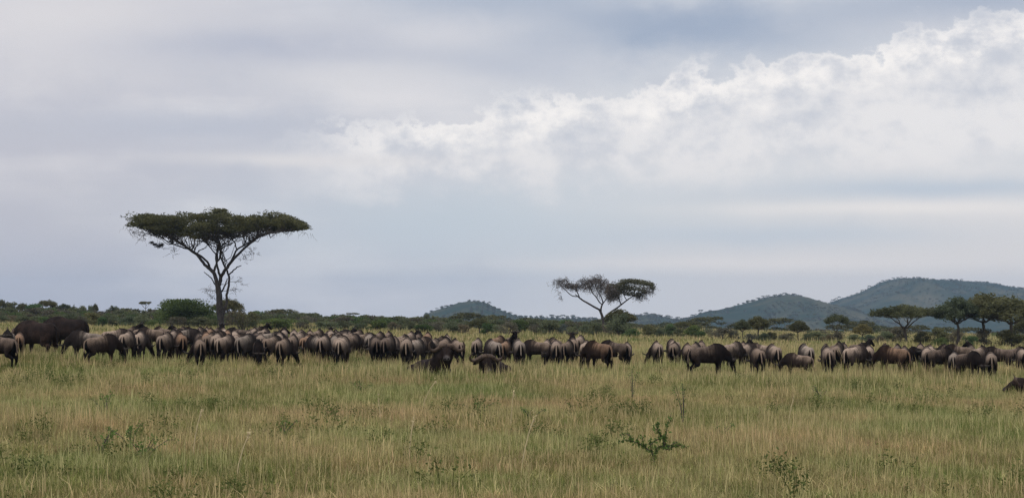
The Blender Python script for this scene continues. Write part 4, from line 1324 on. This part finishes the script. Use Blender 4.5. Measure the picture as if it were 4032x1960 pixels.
# (strip, X of body, Y of back line, heading clockwise from 'away', pose, tone, size)
g, gl, gr_, wk, up_, lo_, ll, lr = 'graze', 'graze_left', 'graze_right', 'walk', 'up', 'low', 'look_left', 'look_right'
HERD = [
    (1, 20, 470, -60, g, 'dark', 1), (1, 130, 420, 170, lo_, 'grey', 1), (1, 285, 455, -12, gl, 'rust', .92), (1, 1250, 440, -80, g, 'grey', 1), (1, 1480, 470, 48, g, 'brown', 1),
    (1, 1680, 390, 60, g, 'pale', 1), (1, 1900, 370, 30, lr, 'dark', .96), (1, 1850, 445, 4, g, 'pale', 1), (1, 2030, 445, -6, gr_, 'pale', 1), (1, 2190, 375, -70, g, 'brown', 1),
    (1, 2400, 460, 8, g, 'pale', 1), (1, 2350, 365, -40, wk, 'brown', 1), (1, 2550, 420, 15, g, 'pale', 1), (1, 2060, 372, 25, g, 'brown', 1),
    (2, 120, 420, 20, g, 'pale', 1), (2, 300, 405, 65, g, 'grey', 1), (2, 480, 390, 25, lo_, 'pale', 1), (2, 235, 350, 10, g, 'brown', 1), (2, 165, 338, -30, ll, 'dark', .95), (2, 400, 345, -55, g, 'brown', 1),
    (2, 505, 525, -14, gl, 'brown', .96), (2, 655, 470, 8, g, 'brown', 1), (2, 755, 480, -4, g, 'pale', 1), (2, 650, 400, 12, g, 'rust', 1), (2, 880, 488, 12, g, 'pale', 1), (2, 905, 408, -10, g, 'rust', 1),
    (2, 780, 425, 20, g, 'brown', 1), (2, 600, 352, 0, g, 'pale', 1), (2, 745, 350, 20, up_, 'dark', .93), (2, 860, 352, -20, g, 'pale', 1), (2, 1030, 490, 35, g, 'pale', 1), (2, 1060, 372, -70, g, 'dark', 1),
    (2, 1175, 492, 30, gr_, 'grey', 1), (2, 1215, 425, 0, g, 'pale', 1), (2, 1385, 470, -6, g, 'pale', 1), (2, 1290, 385, -8, g, 'pale', 1), (2, 1340, 335, 40, up_, 'dark', .92), (2, 1430, 400, 14, g, 'pale', 1), (2, 1355, 560, 172, g, 'dark', .9),
    (2, 1530, 425, 68, g, 'grey', 1), (2, 1655, 430, 0, g, 'pale', 1), (2, 1725, 392, -10, g, 'pale', 1), (2, 1720, 545, 20, gr_, 'brown', .95), (2, 1850, 482, 0, g, 'brown', 1), (2, 1950, 445, 20, g, 'pale', 1), (2, 1870, 408, -16, g, 'pale', 1),
    (2, 1965, 378, 10, lo_, 'pale', 1), (2, 2070, 462, 12, g, 'rust', 1), (2, 2190, 470, -8, g, 'pale', 1), (2, 2300, 485, 6, g, 'pale', 1), (2, 2340, 390, 20, up_, 'dark', .9), (2, 2400, 430, 0, g, 'pale', 1), (2, 2460, 485, -15, g, 'grey', 1),
    (2, 2540, 505, 10, g, 'pale', 1), (2, 2455, 392, 14, g, 'pale', 1), (2, 2545, 362, 62, g, 'grey', 1), (2, 2100, 410, 0, g, 'brown', 1), (2, 2210, 405, 20, g, 'brown', 1), (2, 1640, 375, 10, lr, 'dark', .95), (2, 950, 345, 30, lo_, 'brown', 1),
    (3, 185, 518, -4, gl, 'pale', 1), (3, 330, 450, 30, g, 'brown', 1), (3, 490, 445, 45, g, 'brown', 1), (3, 100, 438, 15, g, 'pale', 1), (3, 285, 402, 0, lr, 'dark', .95), (3, 400, 400, 30, g, 'brown', 1), (3, 640, 482, -14, g, 'pale', 1), (3, 785, 488, 14, g, 'pale', 1),
    (3, 700, 440, 25, g, 'brown', 1), (3, 835, 425, 0, g, 'brown', 1), (3, 920, 500, 0, g, 'pale', 1), (3, 1110, 535, -2, g, 'pale', 1), (3, 1065, 460, 4, g, 'brown', 1), (3, 1260, 552, 24, g, 'grey', .97), (3, 1320, 498, 36, g, 'pale', 1), (3, 1160, 440, 16, g, 'pale', 1),
    (3, 1280, 432, 20, ll, 'dark', .95), (3, 1410, 445, 0, g, 'rust', 1), (3, 1500, 498, 22, gl, 'pale', 1), (3, 1560, 475, 60, g, 'dark', 1), (3, 1665, 512, 16, g, 'brown', 1), (3, 1690, 452, 0, lo_, 'pale', 1), (3, 1835, 525, -10, g, 'brown', 1),
    (3, 2130, 482, 14, g, 'pale', 1), (3, 2360, 520, -26, g, 'grey', 1.02), (3, 2430, 470, 25, g, 'rust', 1), (3, 2540, 520, 20, g, 'rust', .95),
    (4, 340, 535, 0, g, 'grey', 1.02), (4, 240, 470, 165, up_, 'dark', .98), (4, 600, 505, -62, g, 'brown', 1), (4, 880, 542, 0, gl, 'pale', 1), (4, 1045, 528, 22, g, 'brown', 1), (4, 860, 495, -30, g, 'brown', 1), (4, 1130, 500, 0, up_, 'brown', 1), (4, 1225, 480, 10, g, 'pale', 1),
    (4, 1310, 540, 10, g, 'pale', 1), (4, 1490, 575, -38, g, 'rust', 1.02), (4, 1720, 550, -52, g, 'dark', 1.02), (4, 1900, 560, 16, g, 'pale', 1), (4, 2345, 545, -8, gl, 'pale', 1), (4, 2590, 545, 10, g, 'brown', 1), (4, 740, 520, 10, g, 'pale', .95),
    (5, 185, 520, -22, g, 'pale', 1), (5, 400, 592, 0, gl, 'brown', 1), (5, 490, 560, 20, g, 'brown', 1), (5, 590, 558, 10, g, 'brown', 1), (5, 690, 600, 76, g, 'dark', 1.08), (5, 1050, 595, 36, g, 'pale', 1), (5, 1190, 555, 20, g, 'brown', 1), (5, 1250, 580, 30, g, 'pale', 1),
    (5, 1400, 640, -22, g, 'brown', 1), (5, 1460, 580, -68, g, 'pale', 1), (5, 1640, 615, 0, g, 'pale', 1), (5, 1990, 740, -60, g, 'brown', .82), (5, 2105, 632, -4, g, 'grey', 1), (5, 2400, 625, 4, g, 'pale', 1), (5, 2560, 612, 30, g, 'brown', 1), (5, 1300, 572, -10, lr, 'dark', .95),
    (6, 20, 590, 0, g, 'pale', 1), (6, 140, 555, 26, g, 'brown', 1), (6, 385, 585, 44, g, 'pale', 1), (6, 235, 535, 0, g, 'dark', 1), (6, 430, 520, 60, up_, 'dark', .9), (6, 560, 572, 28, g, 'pale', 1), (6, 870, 590, -52, g, 'rust', 1.02), (6, 770, 540, 10, g, 'brown', 1),
    (6, 920, 535, 24, g, 'dark', 1), (6, 1010, 600, 20, g, 'brown', 1), (6, 1090, 600, 165, lo_, 'dark', .95), (6, 1310, 600, 30, g, 'pale', 1), (6, 1225, 545, 14, g, 'brown', 1), (6, 1360, 545, 10, g, 'pale', 1), (6, 1480, 625, 70, g, 'dark', .95), (6, 1560, 560, 0, lo_, 'brown', 1),
    (6, 1720, 570, -68, g, 'brown', 1), (6, 1660, 655, 24, g, 'grey', .9), (6, 1850, 650, 150, g, 'dark', .95), (6, 1890, 550, 12, ll, 'dark', .95), (6, 1990, 600, 40, g, 'pale', 1), (6, 2140, 630, 26, g, 'pale', 1), (6, 2240, 580, -60, g, 'dark', 1), (6, 2460, 570, 60, g, 'dark', 1), (6, 2545, 600, 10, g, 'pale', 1),
]
_r = np.random.RandomState(21)
for _k in range(38):          # the packed left-hand mass, seen only as overlapping backs
    _st, _x = (2, _r.uniform(60, 2560)) if _k < 24 else (3, _r.uniform(40, 1700))
    _y = _r.uniform(385, 475) + (_x * .012 if _st == 2 else 30 + _x * .02)
    HERD.append((_st, _x, _y, _r.normal() * 22, [g, g, g, lo_, gl, gr_][_r.randint(6)], ['pale', 'brown', 'pale', 'grey', 'rust', 'dark'][_r.randint(6)], _r.uniform(.9, 1.02)))
TONE = {'pale': (1.08, 1.04, 1.02), 'grey': (.92, .95, .98), 'brown': (.78, .73, .70), 'rust': (.92, .74, .62), 'dark': (.50, .47, .47)}
TWORD = {'pale': 'pale-rumped', 'grey': 'grey', 'brown': 'brown', 'rust': 'reddish-brown', 'dark': 'dark'}


def facing(h, pose):
    a = (h + 180) % 360 - 180
    if abs(a) < 26: t = 'seen from behind'
    elif abs(a) > 140: t = 'facing the camera'
    elif a > 0: t = 'turned right' if a > 55 else 'angled right'
    else: t = 'turned left' if a < -55 else 'angled left'
    return t


def build_herd():
    A = []
    rng = np.random.RandomState(4)
    for n, (st, X, Y, h, pose, tone, size) in enumerate(HERD):
        ox, oy, sc = HS[st]
        px = (ox + X / sc) / K; py = (oy + Y / sc) / K
        s = (py - hor(px)) / (CAMZ - 1.175 * size)
        s = max(16.0, min(s, 34.0))
        A.append(dict(px=px, d=FPX / s * 1.06, h=(h * .6 if abs(h) < 35 else h) + rng.normal() * 4, pose=pose, tone=tone, size=size))
    A.sort(key=lambda a: a['d'])

    def segs(a):
        p = spot(a['px'], a['d']); t = R(a['h'])
        f = np.array([math.sin(t), math.cos(t)]); c = np.array([p.x, p.y])
        return [c + f * k for k in (-.55, -.2, .15, .5, .95)]
    placed = []
    for a in A:
        for _ in range(60):
            sa = segs(a); hit = False
            for b in placed:
                if abs(b['d'] - a['d']) > 3.2: continue
                for u in sa:
                    for v in b['seg']:
                        if (u[0] - v[0]) ** 2 + (u[1] - v[1]) ** 2 < .46 ** 2: hit = True
            if not hit: break
            a['d'] += .22
        a['seg'] = segs(a); placed.append(a)
    # where each one stands in words: block of the herd, row in the block, count from the left
    blocks = [(0, 205, 'left of tall acacia'), (205, 330, 'right of tall acacia'), (330, 478, 'behind resting buffalo'),
              (478, 640, 'below half-bare acacia'), (640, 790, 'right-centre bunch'), (790, 905, 'below tallest ridge'), (905, 1100, 'far right bunch')]
    for lo, hi, txt in blocks:
        B = sorted([a for a in placed if lo <= a['px'] < hi], key=lambda a: a['d'])
        nr = 3 if len(B) > 14 else 2
        for r in range(nr):
            row = sorted(B[len(B) * r // nr: len(B) * (r + 1) // nr], key=lambda a: a['px'])
            rw = (['front', 'back'] if nr == 2 else ['front', 'middle', 'back'])[r]
            for k, a in enumerate(row):
                a['label'] = '%s wildebeest %s, %s from left, %s row, %s' % (TWORD[a['tone']], facing(a['h'], a['pose']), ORD[k], rw, txt)
    for a in placed:
        v = POSES[a['pose']]; ms = v[rng.randint(len(v))]
        loc = spot(a['px'], a['d'])
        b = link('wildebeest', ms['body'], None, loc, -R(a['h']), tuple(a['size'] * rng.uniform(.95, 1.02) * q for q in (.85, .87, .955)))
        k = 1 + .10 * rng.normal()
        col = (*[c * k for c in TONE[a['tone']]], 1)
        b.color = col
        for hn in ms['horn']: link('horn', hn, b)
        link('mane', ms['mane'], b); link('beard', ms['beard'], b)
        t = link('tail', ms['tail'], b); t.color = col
        t.rotation_euler = (0, 0, 0)
        tag(b, a['label'], 'wildebeest', 'grazing wildebeest herd')


build_herd()

# ------------------------------------------------------------------ buffalo
BCOL, BBR, BGREY = np.array([.0135, .0098, .0090]), np.array([.031, .0200, .0165]), np.array([.085, .075, .073])


def smooth_mesh(V, Fq, it=2):
    for _ in range(it):
        acc = np.zeros_like(V); c = np.zeros(len(V))
        for a in range(4):
            b = (a + 1) % 4
            np.add.at(acc, Fq[:, a], V[Fq[:, b]]); np.add.at(c, Fq[:, a], 1)
            np.add.at(acc, Fq[:, b], V[Fq[:, a]]); np.add.at(c, Fq[:, b], 1)
        V = V * .5 + .5 * acc / c[:, None]
    return V


def buffalo(lying, hb, fwd, up, loc, rz, label, scale=1.0, horn_span=1.0, group=None, brown=0.3):
    """hb: back of the skull, fwd: muzzle direction, up: crown direction (local, body forward +Y)"""
    hb, fwd, up = np.array(hb, float), np.array(fwd, float), np.array(up, float)
    fwd /= np.linalg.norm(fwd); up -= fwd * up.dot(fwd); up /= np.linalg.norm(up); side = np.cross(fwd, up)
    s = SDF((-1.15, -1.55, -.08), (1.15, 1.95, 1.95), .03)
    if lying:
        s.ell((0, .30, .38), (.42, .72, .40), .1); s.ell((0, -.40, .36), (.46, .68, .38), .12); s.ell((0, -.88, .34), (.36, .38, .33), .1)
        s.ell((0, .55, .60), (.18, .45, .22), .15)
        for q in (-1, 1):
            s.chain([(q * .30, .70, .32), (q * .34, 1.05, .14), (q * .30, .72, .07)], (.15, .085, .06), .06)
            s.chain([(q * .36, -.80, .34), (q * .52, -.35, .16), (q * .50, -.85, .08), (q * .48, -.60, .05)], (.22, .13, .075, .06), .06)
        nb = np.array([0, .80, .62])
    else:
        s.ell((0, .35, 1.00), (.39, .74, .48), .08); s.ell((0, -.30, .98), (.42, .75, .46), .1); s.ell((0, -.82, 1.05), (.34, .42, .38), .1)
        s.ell((0, .52, 1.30), (.17, .52, .25), .16)
        for q in (-1, 1):
            s.ell((q * .20, -.85, .90), (.17, .32, .38), .1)
            s.chain([(q * .22, -.82, .72), (q * .23, -.74, .58), (q * .21, -1.02, .45), (q * .21, -.95, .13), (q * .21, -.91, .04)], (.20, .145, .085, .062, .08), .06)
            s.ell((q * .22, .55, .92), (.15, .26, .42), .1)
            s.chain([(q * .22, .60, .72), (q * .21, .63, .42), (q * .2, .62, .13), (q * .2, .66, .04)], (.13, .08, .06, .08), .06)
        nb = np.array([0, .92, 1.12])
    mid = (nb + hb) / 2
    s.chain([nb, mid, hb], (.34, .27, .19), .12)
    s.cone(hb + up * .02, hb + fwd * .26, .175, .145, .06)
    s.cone(hb + fwd * .22 - up * .02, hb + fwd * .52 - up * .05, .135, .105, .05)
    s.ell(hb + fwd * .53 - up * .05, (.115, .115, .10), .04)
    for q in (-1, 1):
        e0 = hb + side * q * .17 - up * .02 - fwd * .01
        s.cone(e0, e0 + side * q * .16 - up * .10, .05, .075, .03)
        s.cone(e0 + side * q * .14 - up * .09, e0 + side * q * .24 - up * .18, .07, .025, .03)
    V, Fq = surface_nets(s.F, s.lo, s.h)
    V = smooth_mesh(V, Fq)
    x, y, z = V.T
    C = np.tile(BCOL, (len(V), 1))
    n1 = fbm(y * 3 + 5, z * 3 + x * 2 + 5, 33, 3)
    f = np.clip(brown + n1 * .9, 0, 1)[:, None]; C = C * (1 - f) + BBR * f
    dm = np.linalg.norm(V - (hb + fwd * .58 - up * .06), axis=1)
    f = sstep(.15, .09, dm)[:, None]; C = C * (1 - f) + BGREY * f
    for q in (-1, 1):
        dn = np.linalg.norm(V - (hb + fwd * .63 - up * .03 + side * q * .055), axis=1)
        f = sstep(.040, .022, dn)[:, None]; C = C * (1 - f) + np.array([.008, .007, .007]) * f
    dmo = np.abs((V - (hb - up * .12)) @ up); f = (sstep(.02, .008, dmo) * (dm < .17))[:, None]
    C = C * (1 - f) + np.array([.01, .008, .008]) * f
    b = link('buffalo', mesh_np('buffalo', V, [Fq], C, True, (M_BUFF,)), None, loc, rz, scale)
    tag(b, label, 'buffalo', group)
    for q in (-1, 1):
        mb = MB()
        hs = horn_span
        p0 = hb + up * .155 + side * q * .015 + fwd * .02
        path = np.array([p0, p0 + side * q * .13 * hs + up * .012, p0 + side * q * .24 * hs - up * .09, p0 + side * q * .36 * hs - up * .17, p0 + side * q * .48 * hs - up * .16,
                         p0 + side * q * .56 * hs - up * .05, p0 + side * q * .55 * hs + up * .09, p0 + side * q * .47 * hs + up * .20])
        t = np.arange(8); tt = np.linspace(0, 7, 26)
        Q = np.stack([np.interp(tt, t, path[:, i]) for i in range(3)], -1)
        for _ in range(3): Q[1:-1] = (Q[:-2] + 2 * Q[1:-1] + Q[2:]) / 4
        rad = np.interp(tt, t, (.085, .088, .075, .062, .052, .040, .026, .008))
        rad = rad * (1 + .05 * np.sin(np.arange(26) * 2.1))
        mb.tube(Q, rad, 10)
        link('horn', mb.mesh('horn', M_BHORN, True), b)
        eb = MB()
        c = hb + fwd * .20 + side * q * .135 + up * .055
        th = np.linspace(0, math.pi, 7)
        eb.tube(np.array([c + fwd * .03 * math.cos(k) for k in th]), [max(.001, .03 * math.sin(k)) for k in th], 8)
        link('eye', eb.mesh('eye', M_EYE, True), b)
    mb = MB()
    zt = .55 if lying else 1.28
    yt = -1.16
    P = np.array([(0, yt, zt), (.02, yt - .09, zt - .10), (.04, yt - .11, zt * .6), (.05, yt - .1, zt * .42)])
    mb.tube(P, (.045, .04, .028, .02), 6, col=tuple(BCOL))
    rng = np.random.RandomState(2)
    for i in range(24):
        e = P[-1] + np.array([rng.normal() * .03, rng.normal() * .03, -.10 - .12 * rng.rand()])
        sd = np.array([.012, 0, 0]) if i % 2 else np.array([0, .012, 0])
        mb.add([P[-1] - sd, P[-1] + sd, e], [(0, 1, 2)], tuple(BCOL * .5))
    link('tail', mb.mesh('tail', M_BUFF, True), b)
    return b


def build_buffalo():
    # resting bull looking at the camera: body lies to the left, head at its right end turned to us
    px = (1300 + 1690 / 3.68) / K; d = FPX / 31.0
    loc = spot(px, d)
    rz = R(203)
    inv = lambda v: np.array([v[0] * math.cos(-rz) - v[1] * math.sin(-rz), v[0] * math.sin(-rz) + v[1] * math.cos(-rz), v[2]])
    head_local = np.array([-.10, 1.12, 1.06])
    off = np.array([math.cos(rz) * head_local[0] - math.sin(rz) * head_local[1], math.sin(rz) * head_local[0] + math.cos(rz) * head_local[1]])
    buffalo(True, head_local, inv((.03, -1, -.42)), inv((.0, -.3, 1)), (loc.x - off[0], loc.y - off[1], loc.z), rz,
            'resting buffalo in the grass facing the camera with wide curved horns', 1.0, 1.0, 'resting buffalo', .35)
    # second resting bull: head lowered and tilted, only horns and brow clear of the grass
    px = (1300 + 2255 / 3.68) / K; d = FPX / 30.0
    loc = spot(px, d)
    rz = R(172)
    inv2 = lambda v: np.array([v[0] * math.cos(-rz) - v[1] * math.sin(-rz), v[0] * math.sin(-rz) + v[1] * math.cos(-rz), v[2]])
    head_local = np.array([.05, 1.15, .78])
    off = np.array([math.cos(rz) * head_local[0] - math.sin(rz) * head_local[1], math.sin(rz) * head_local[0] + math.cos(rz) * head_local[1]])
    buffalo(True, head_local, inv2((.28, -.9, -.75)), inv2((.12, -.5, 1)), (loc.x - off[0], loc.y - off[1], loc.z - .06), rz,
            'resting buffalo with lowered head, brown horns showing above grass', 1.0, 1.0, 'resting buffalo', .45)
    # two standing buffalo at the left
    loc = spot((540 / 3.68) / K, FPX / 23.4)
    buffalo(False, (0, 1.28, 1.0), (.05, 1, -.55), (0, .5, 1), loc, R(52), 'brown-black buffalo standing side-on, head low at the left edge', 1.0, .8, 'standing buffalo', .55)
    loc = spot((960 / 3.68) / K, FPX / 22.0)
    buffalo(False, (0, 1.30, 1.05), (.05, 1, -.5), (0, .5, 1), loc, R(56), 'darker buffalo standing behind, rump to the right of its companion', 1.06, .8, 'standing buffalo', .25)
    # young one lying at the right edge, muzzle to the left
    px = (3832 + 1330 / 6.26) / K
    d = 60.0
    loc = spot(px, d)
    buffalo(True, (0, 1.12, .80), (.1, 1, -.45), (0, .4, 1), (loc.x + .62, loc.y, loc.z - .12), R(82), 'dark buffalo resting at the right edge, muzzle pointing left', .80, .4, 'resting buffalo', .6)


build_buffalo()


# ------------------------------------------------------------------ foreground weeds
def weed(name, lines, px, d, label, seed, leaf=.05, dens=55, cat='shrub', rz=0.0, spread=.028, r0=.010):
    rng = np.random.RandomState(seed)
    tb, cb = MB(), MB()
    for L in lines:
        P = np.array(L, float); n = len(P); t = np.arange(n); tt = np.linspace(0, n - 1, n * 4)
        Q = np.stack([np.interp(tt, t, P[:, i]) for i in range(3)], -1); Q[1:-1] = (Q[:-2] + 2 * Q[1:-1] + Q[2:]) / 4
        tb.tube(Q, np.linspace(r0, r0 * .4, len(Q)), 5)
        ln = np.linalg.norm(np.diff(Q, axis=0), axis=1).sum()
        m = max(6, int(dens * ln / .3))
        k = rng.rand(m) * (len(Q) - 1); i = k.astype(int); f = (k - i)[:, None]
        C = Q[i] * (1 - f) + Q[np.minimum(i + 1, len(Q) - 1)] * f + rng.normal(size=(m, 3)) * spread
        leaf_quads(cb, C, leaf, rng, .2, .55, .4)
    e = link(name, None, None, spot(px, d), rz)
    link('stem', tb.mesh('stem', M_BARKD, True), e)
    link('foliage', cb.mesh('foliage', M_WEED), e)
    tag(e, label, cat, 'green weeds standing in the grass')
    return e


def build_weeds():
    q = 692.0
    f = lambda *p: [((x - 765) / q, dy, (930 - y) / q * 1.12) for x, y, dy in p]
    weed('thorn_seedling', [
        f((765, 930, 0), (745, 850, 0), (725, 760, 0), (705, 690, 0), (705, 625, .03)),
        f((725, 760, 0), (650, 710, .05), (590, 680, .1), (520, 655, .12), (440, 650, .15), (370, 668, .15)),
        f((600, 685, .1), (560, 660, .05), (575, 610, 0)), f((650, 712, .05), (630, 670, 0), (618, 600, -.02)),
        f((520, 655, .12), (500, 610, .1), (450, 580, .1), (395, 600, .1)),
        f((740, 830, 0), (760, 750, -.05), (755, 700, -.05)), f((705, 690, 0), (760, 640, -.05), (830, 622, -.1), (875, 605, -.1)),
        f((740, 780, 0), (800, 690, -.06), (850, 710, -.1), (865, 640, -.1), (870, 560, -.1), (885, 480, -.1), (925, 395, -.1)),
        f((850, 700, -.1), (835, 620, -.12), (800, 570, -.12), (745, 520, -.14), (730, 490, -.14)),
        f((860, 715, -.1), (920, 685, -.1), (985, 655, -.12)), f((865, 730, -.1), (950, 700, -.08), (1015, 685, -.05), (1100, 712, 0)),
        f((820, 600, -.12), (760, 500, -.12), (795, 465, -.12))],
        (2300 + 765 / 2.722) / K, 31.0, 'dark green thorny seedling with arching finger-like branches in the foreground', 1, .046, 60, 'shrub', 0.0, .019)
    rng = np.random.RandomState(8)

    def rnd(n, h, sp, seed):
        r = np.random.RandomState(seed); out = []
        for i in range(n):
            a = r.rand() * 6.28; e = np.array([math.cos(a) * sp * r.rand(), math.sin(a) * sp * r.rand(), h * (.55 + .45 * r.rand())])
            m = e * np.array([.35, .35, .6])
            out.append([(0, 0, 0), tuple(m), tuple(e), tuple(e + np.array([e[0] * .25, e[1] * .25, -.02 * h]))])
        return out
    items = [  # photograph px, py of the base, branches, height, spread, label
        (420, 1650, 6, .55, .55, 'low green weed with leaning stem at the left of the foreground'), (520, 1790, 7, .5, .5, 'bright green leafy weed low in the left foreground'),
        (400, 1810, 6, .55, .3, 'dark upright weed in the lower left foreground'), (570, 1830, 7, .42, .45, 'spreading weed nearest the lower left corner'), (2090, 1660, 6, .45, .4, 'two-stemmed green weed in the middle of the grass'),
        (2490, 1590, 5, .95, .35, 'tall thin dark stem below the half bare acacia'), (2690, 1680, 5, 1.0, .35, 'tall yellow-green stem right of the thorny seedling'), (1880, 1620, 6, .35, .45, 'flat dark weed left of the grass middle'),
        (2840, 1735, 6, .32, .35, 'small fresh green weed right of the seedling'), (3230, 1600, 8, .6, .6, 'broad olive weed in the right grass'), (3960, 1545, 7, .45, .45, 'green weed below the buffalo at the right edge'), (3950, 1470, 7, 1.05, .4, 'light green upright weed before the far right herd'),
        (1700, 1420, 5, .8, .25, 'pale green stem beside the resting buffalo face'), (2870, 1470, 5, .7, .3, 'light green sprig before the dark side-on wildebeest'), (1120, 1740, 6, .4, .4, 'low weed in the left middle grass'), (1420, 1560, 6, .4, .4, 'small weed below the herd left of centre')]
    for i, (x, y, n, h, sp, lab) in enumerate(items):
        px, py = x / K, y / K
        d = FPX * CAMZ / (py - hor(px))
        weed('green_weed', rnd(n, h, sp, 60 + i), px, d, lab, 80 + i, .045, 20 if h < .6 else 8, 'weed', 0, .03, .008)
    # straw stalks standing above the grass
    M_ST = mat_plain('straw_stalk', tuple(G_STRAW * 1.05), tuple(G_STRAW * .75), 8, .9, .1)
    st = [(3300, 1470, .95, .45), (3330, 1480, 1.05, -.35), (3480, 1470, 1.0, .1), (3560, 1480, .9, .5), (2010, 1690, .8, .1), (1660, 1620, .75, .5), (1610, 1840, .7, .1), (760, 1820, .8, .2), (2050, 1880, .9, .25), (1500, 1680, .6, -.1), (2240, 1430, .9, .1), (2200, 1440, .8, -.15), (930, 1900, .7, .3), (3100, 1700, .7, .2), (2420, 1480, .8, .2)]
    for i, (x, y, h, ln) in enumerate(st):
        px, py = x / K, y / K
        d = FPX * CAMZ / (py - hor(px))
        mb = MB()
        P = [(0, 0, -.02), (ln * h * .2, .02, h * .45), (ln * h * .55, .03, h * .8), (ln * h * .85, .03, h)]
        mb.tube(P, (.009, .008, .007, .012), 5)
        r = np.random.RandomState(i)
        leaf_quads(mb, np.array(P[3]) + r.normal(size=(14, 3)) * np.array([.015, .015, .05]), .05, r, 0, .3)
        o = link('straw_stalk', mb.mesh('straw_stalk', M_ST), None, spot(px, d))
        tag(o, 'bent straw stalk above the grass, %s' % ('%s from the left' % ORD[sorted(range(len(st)), key=lambda k: st[k][0]).index(i)]), 'grass stalk', 'tall straw stalks')


build_weeds()
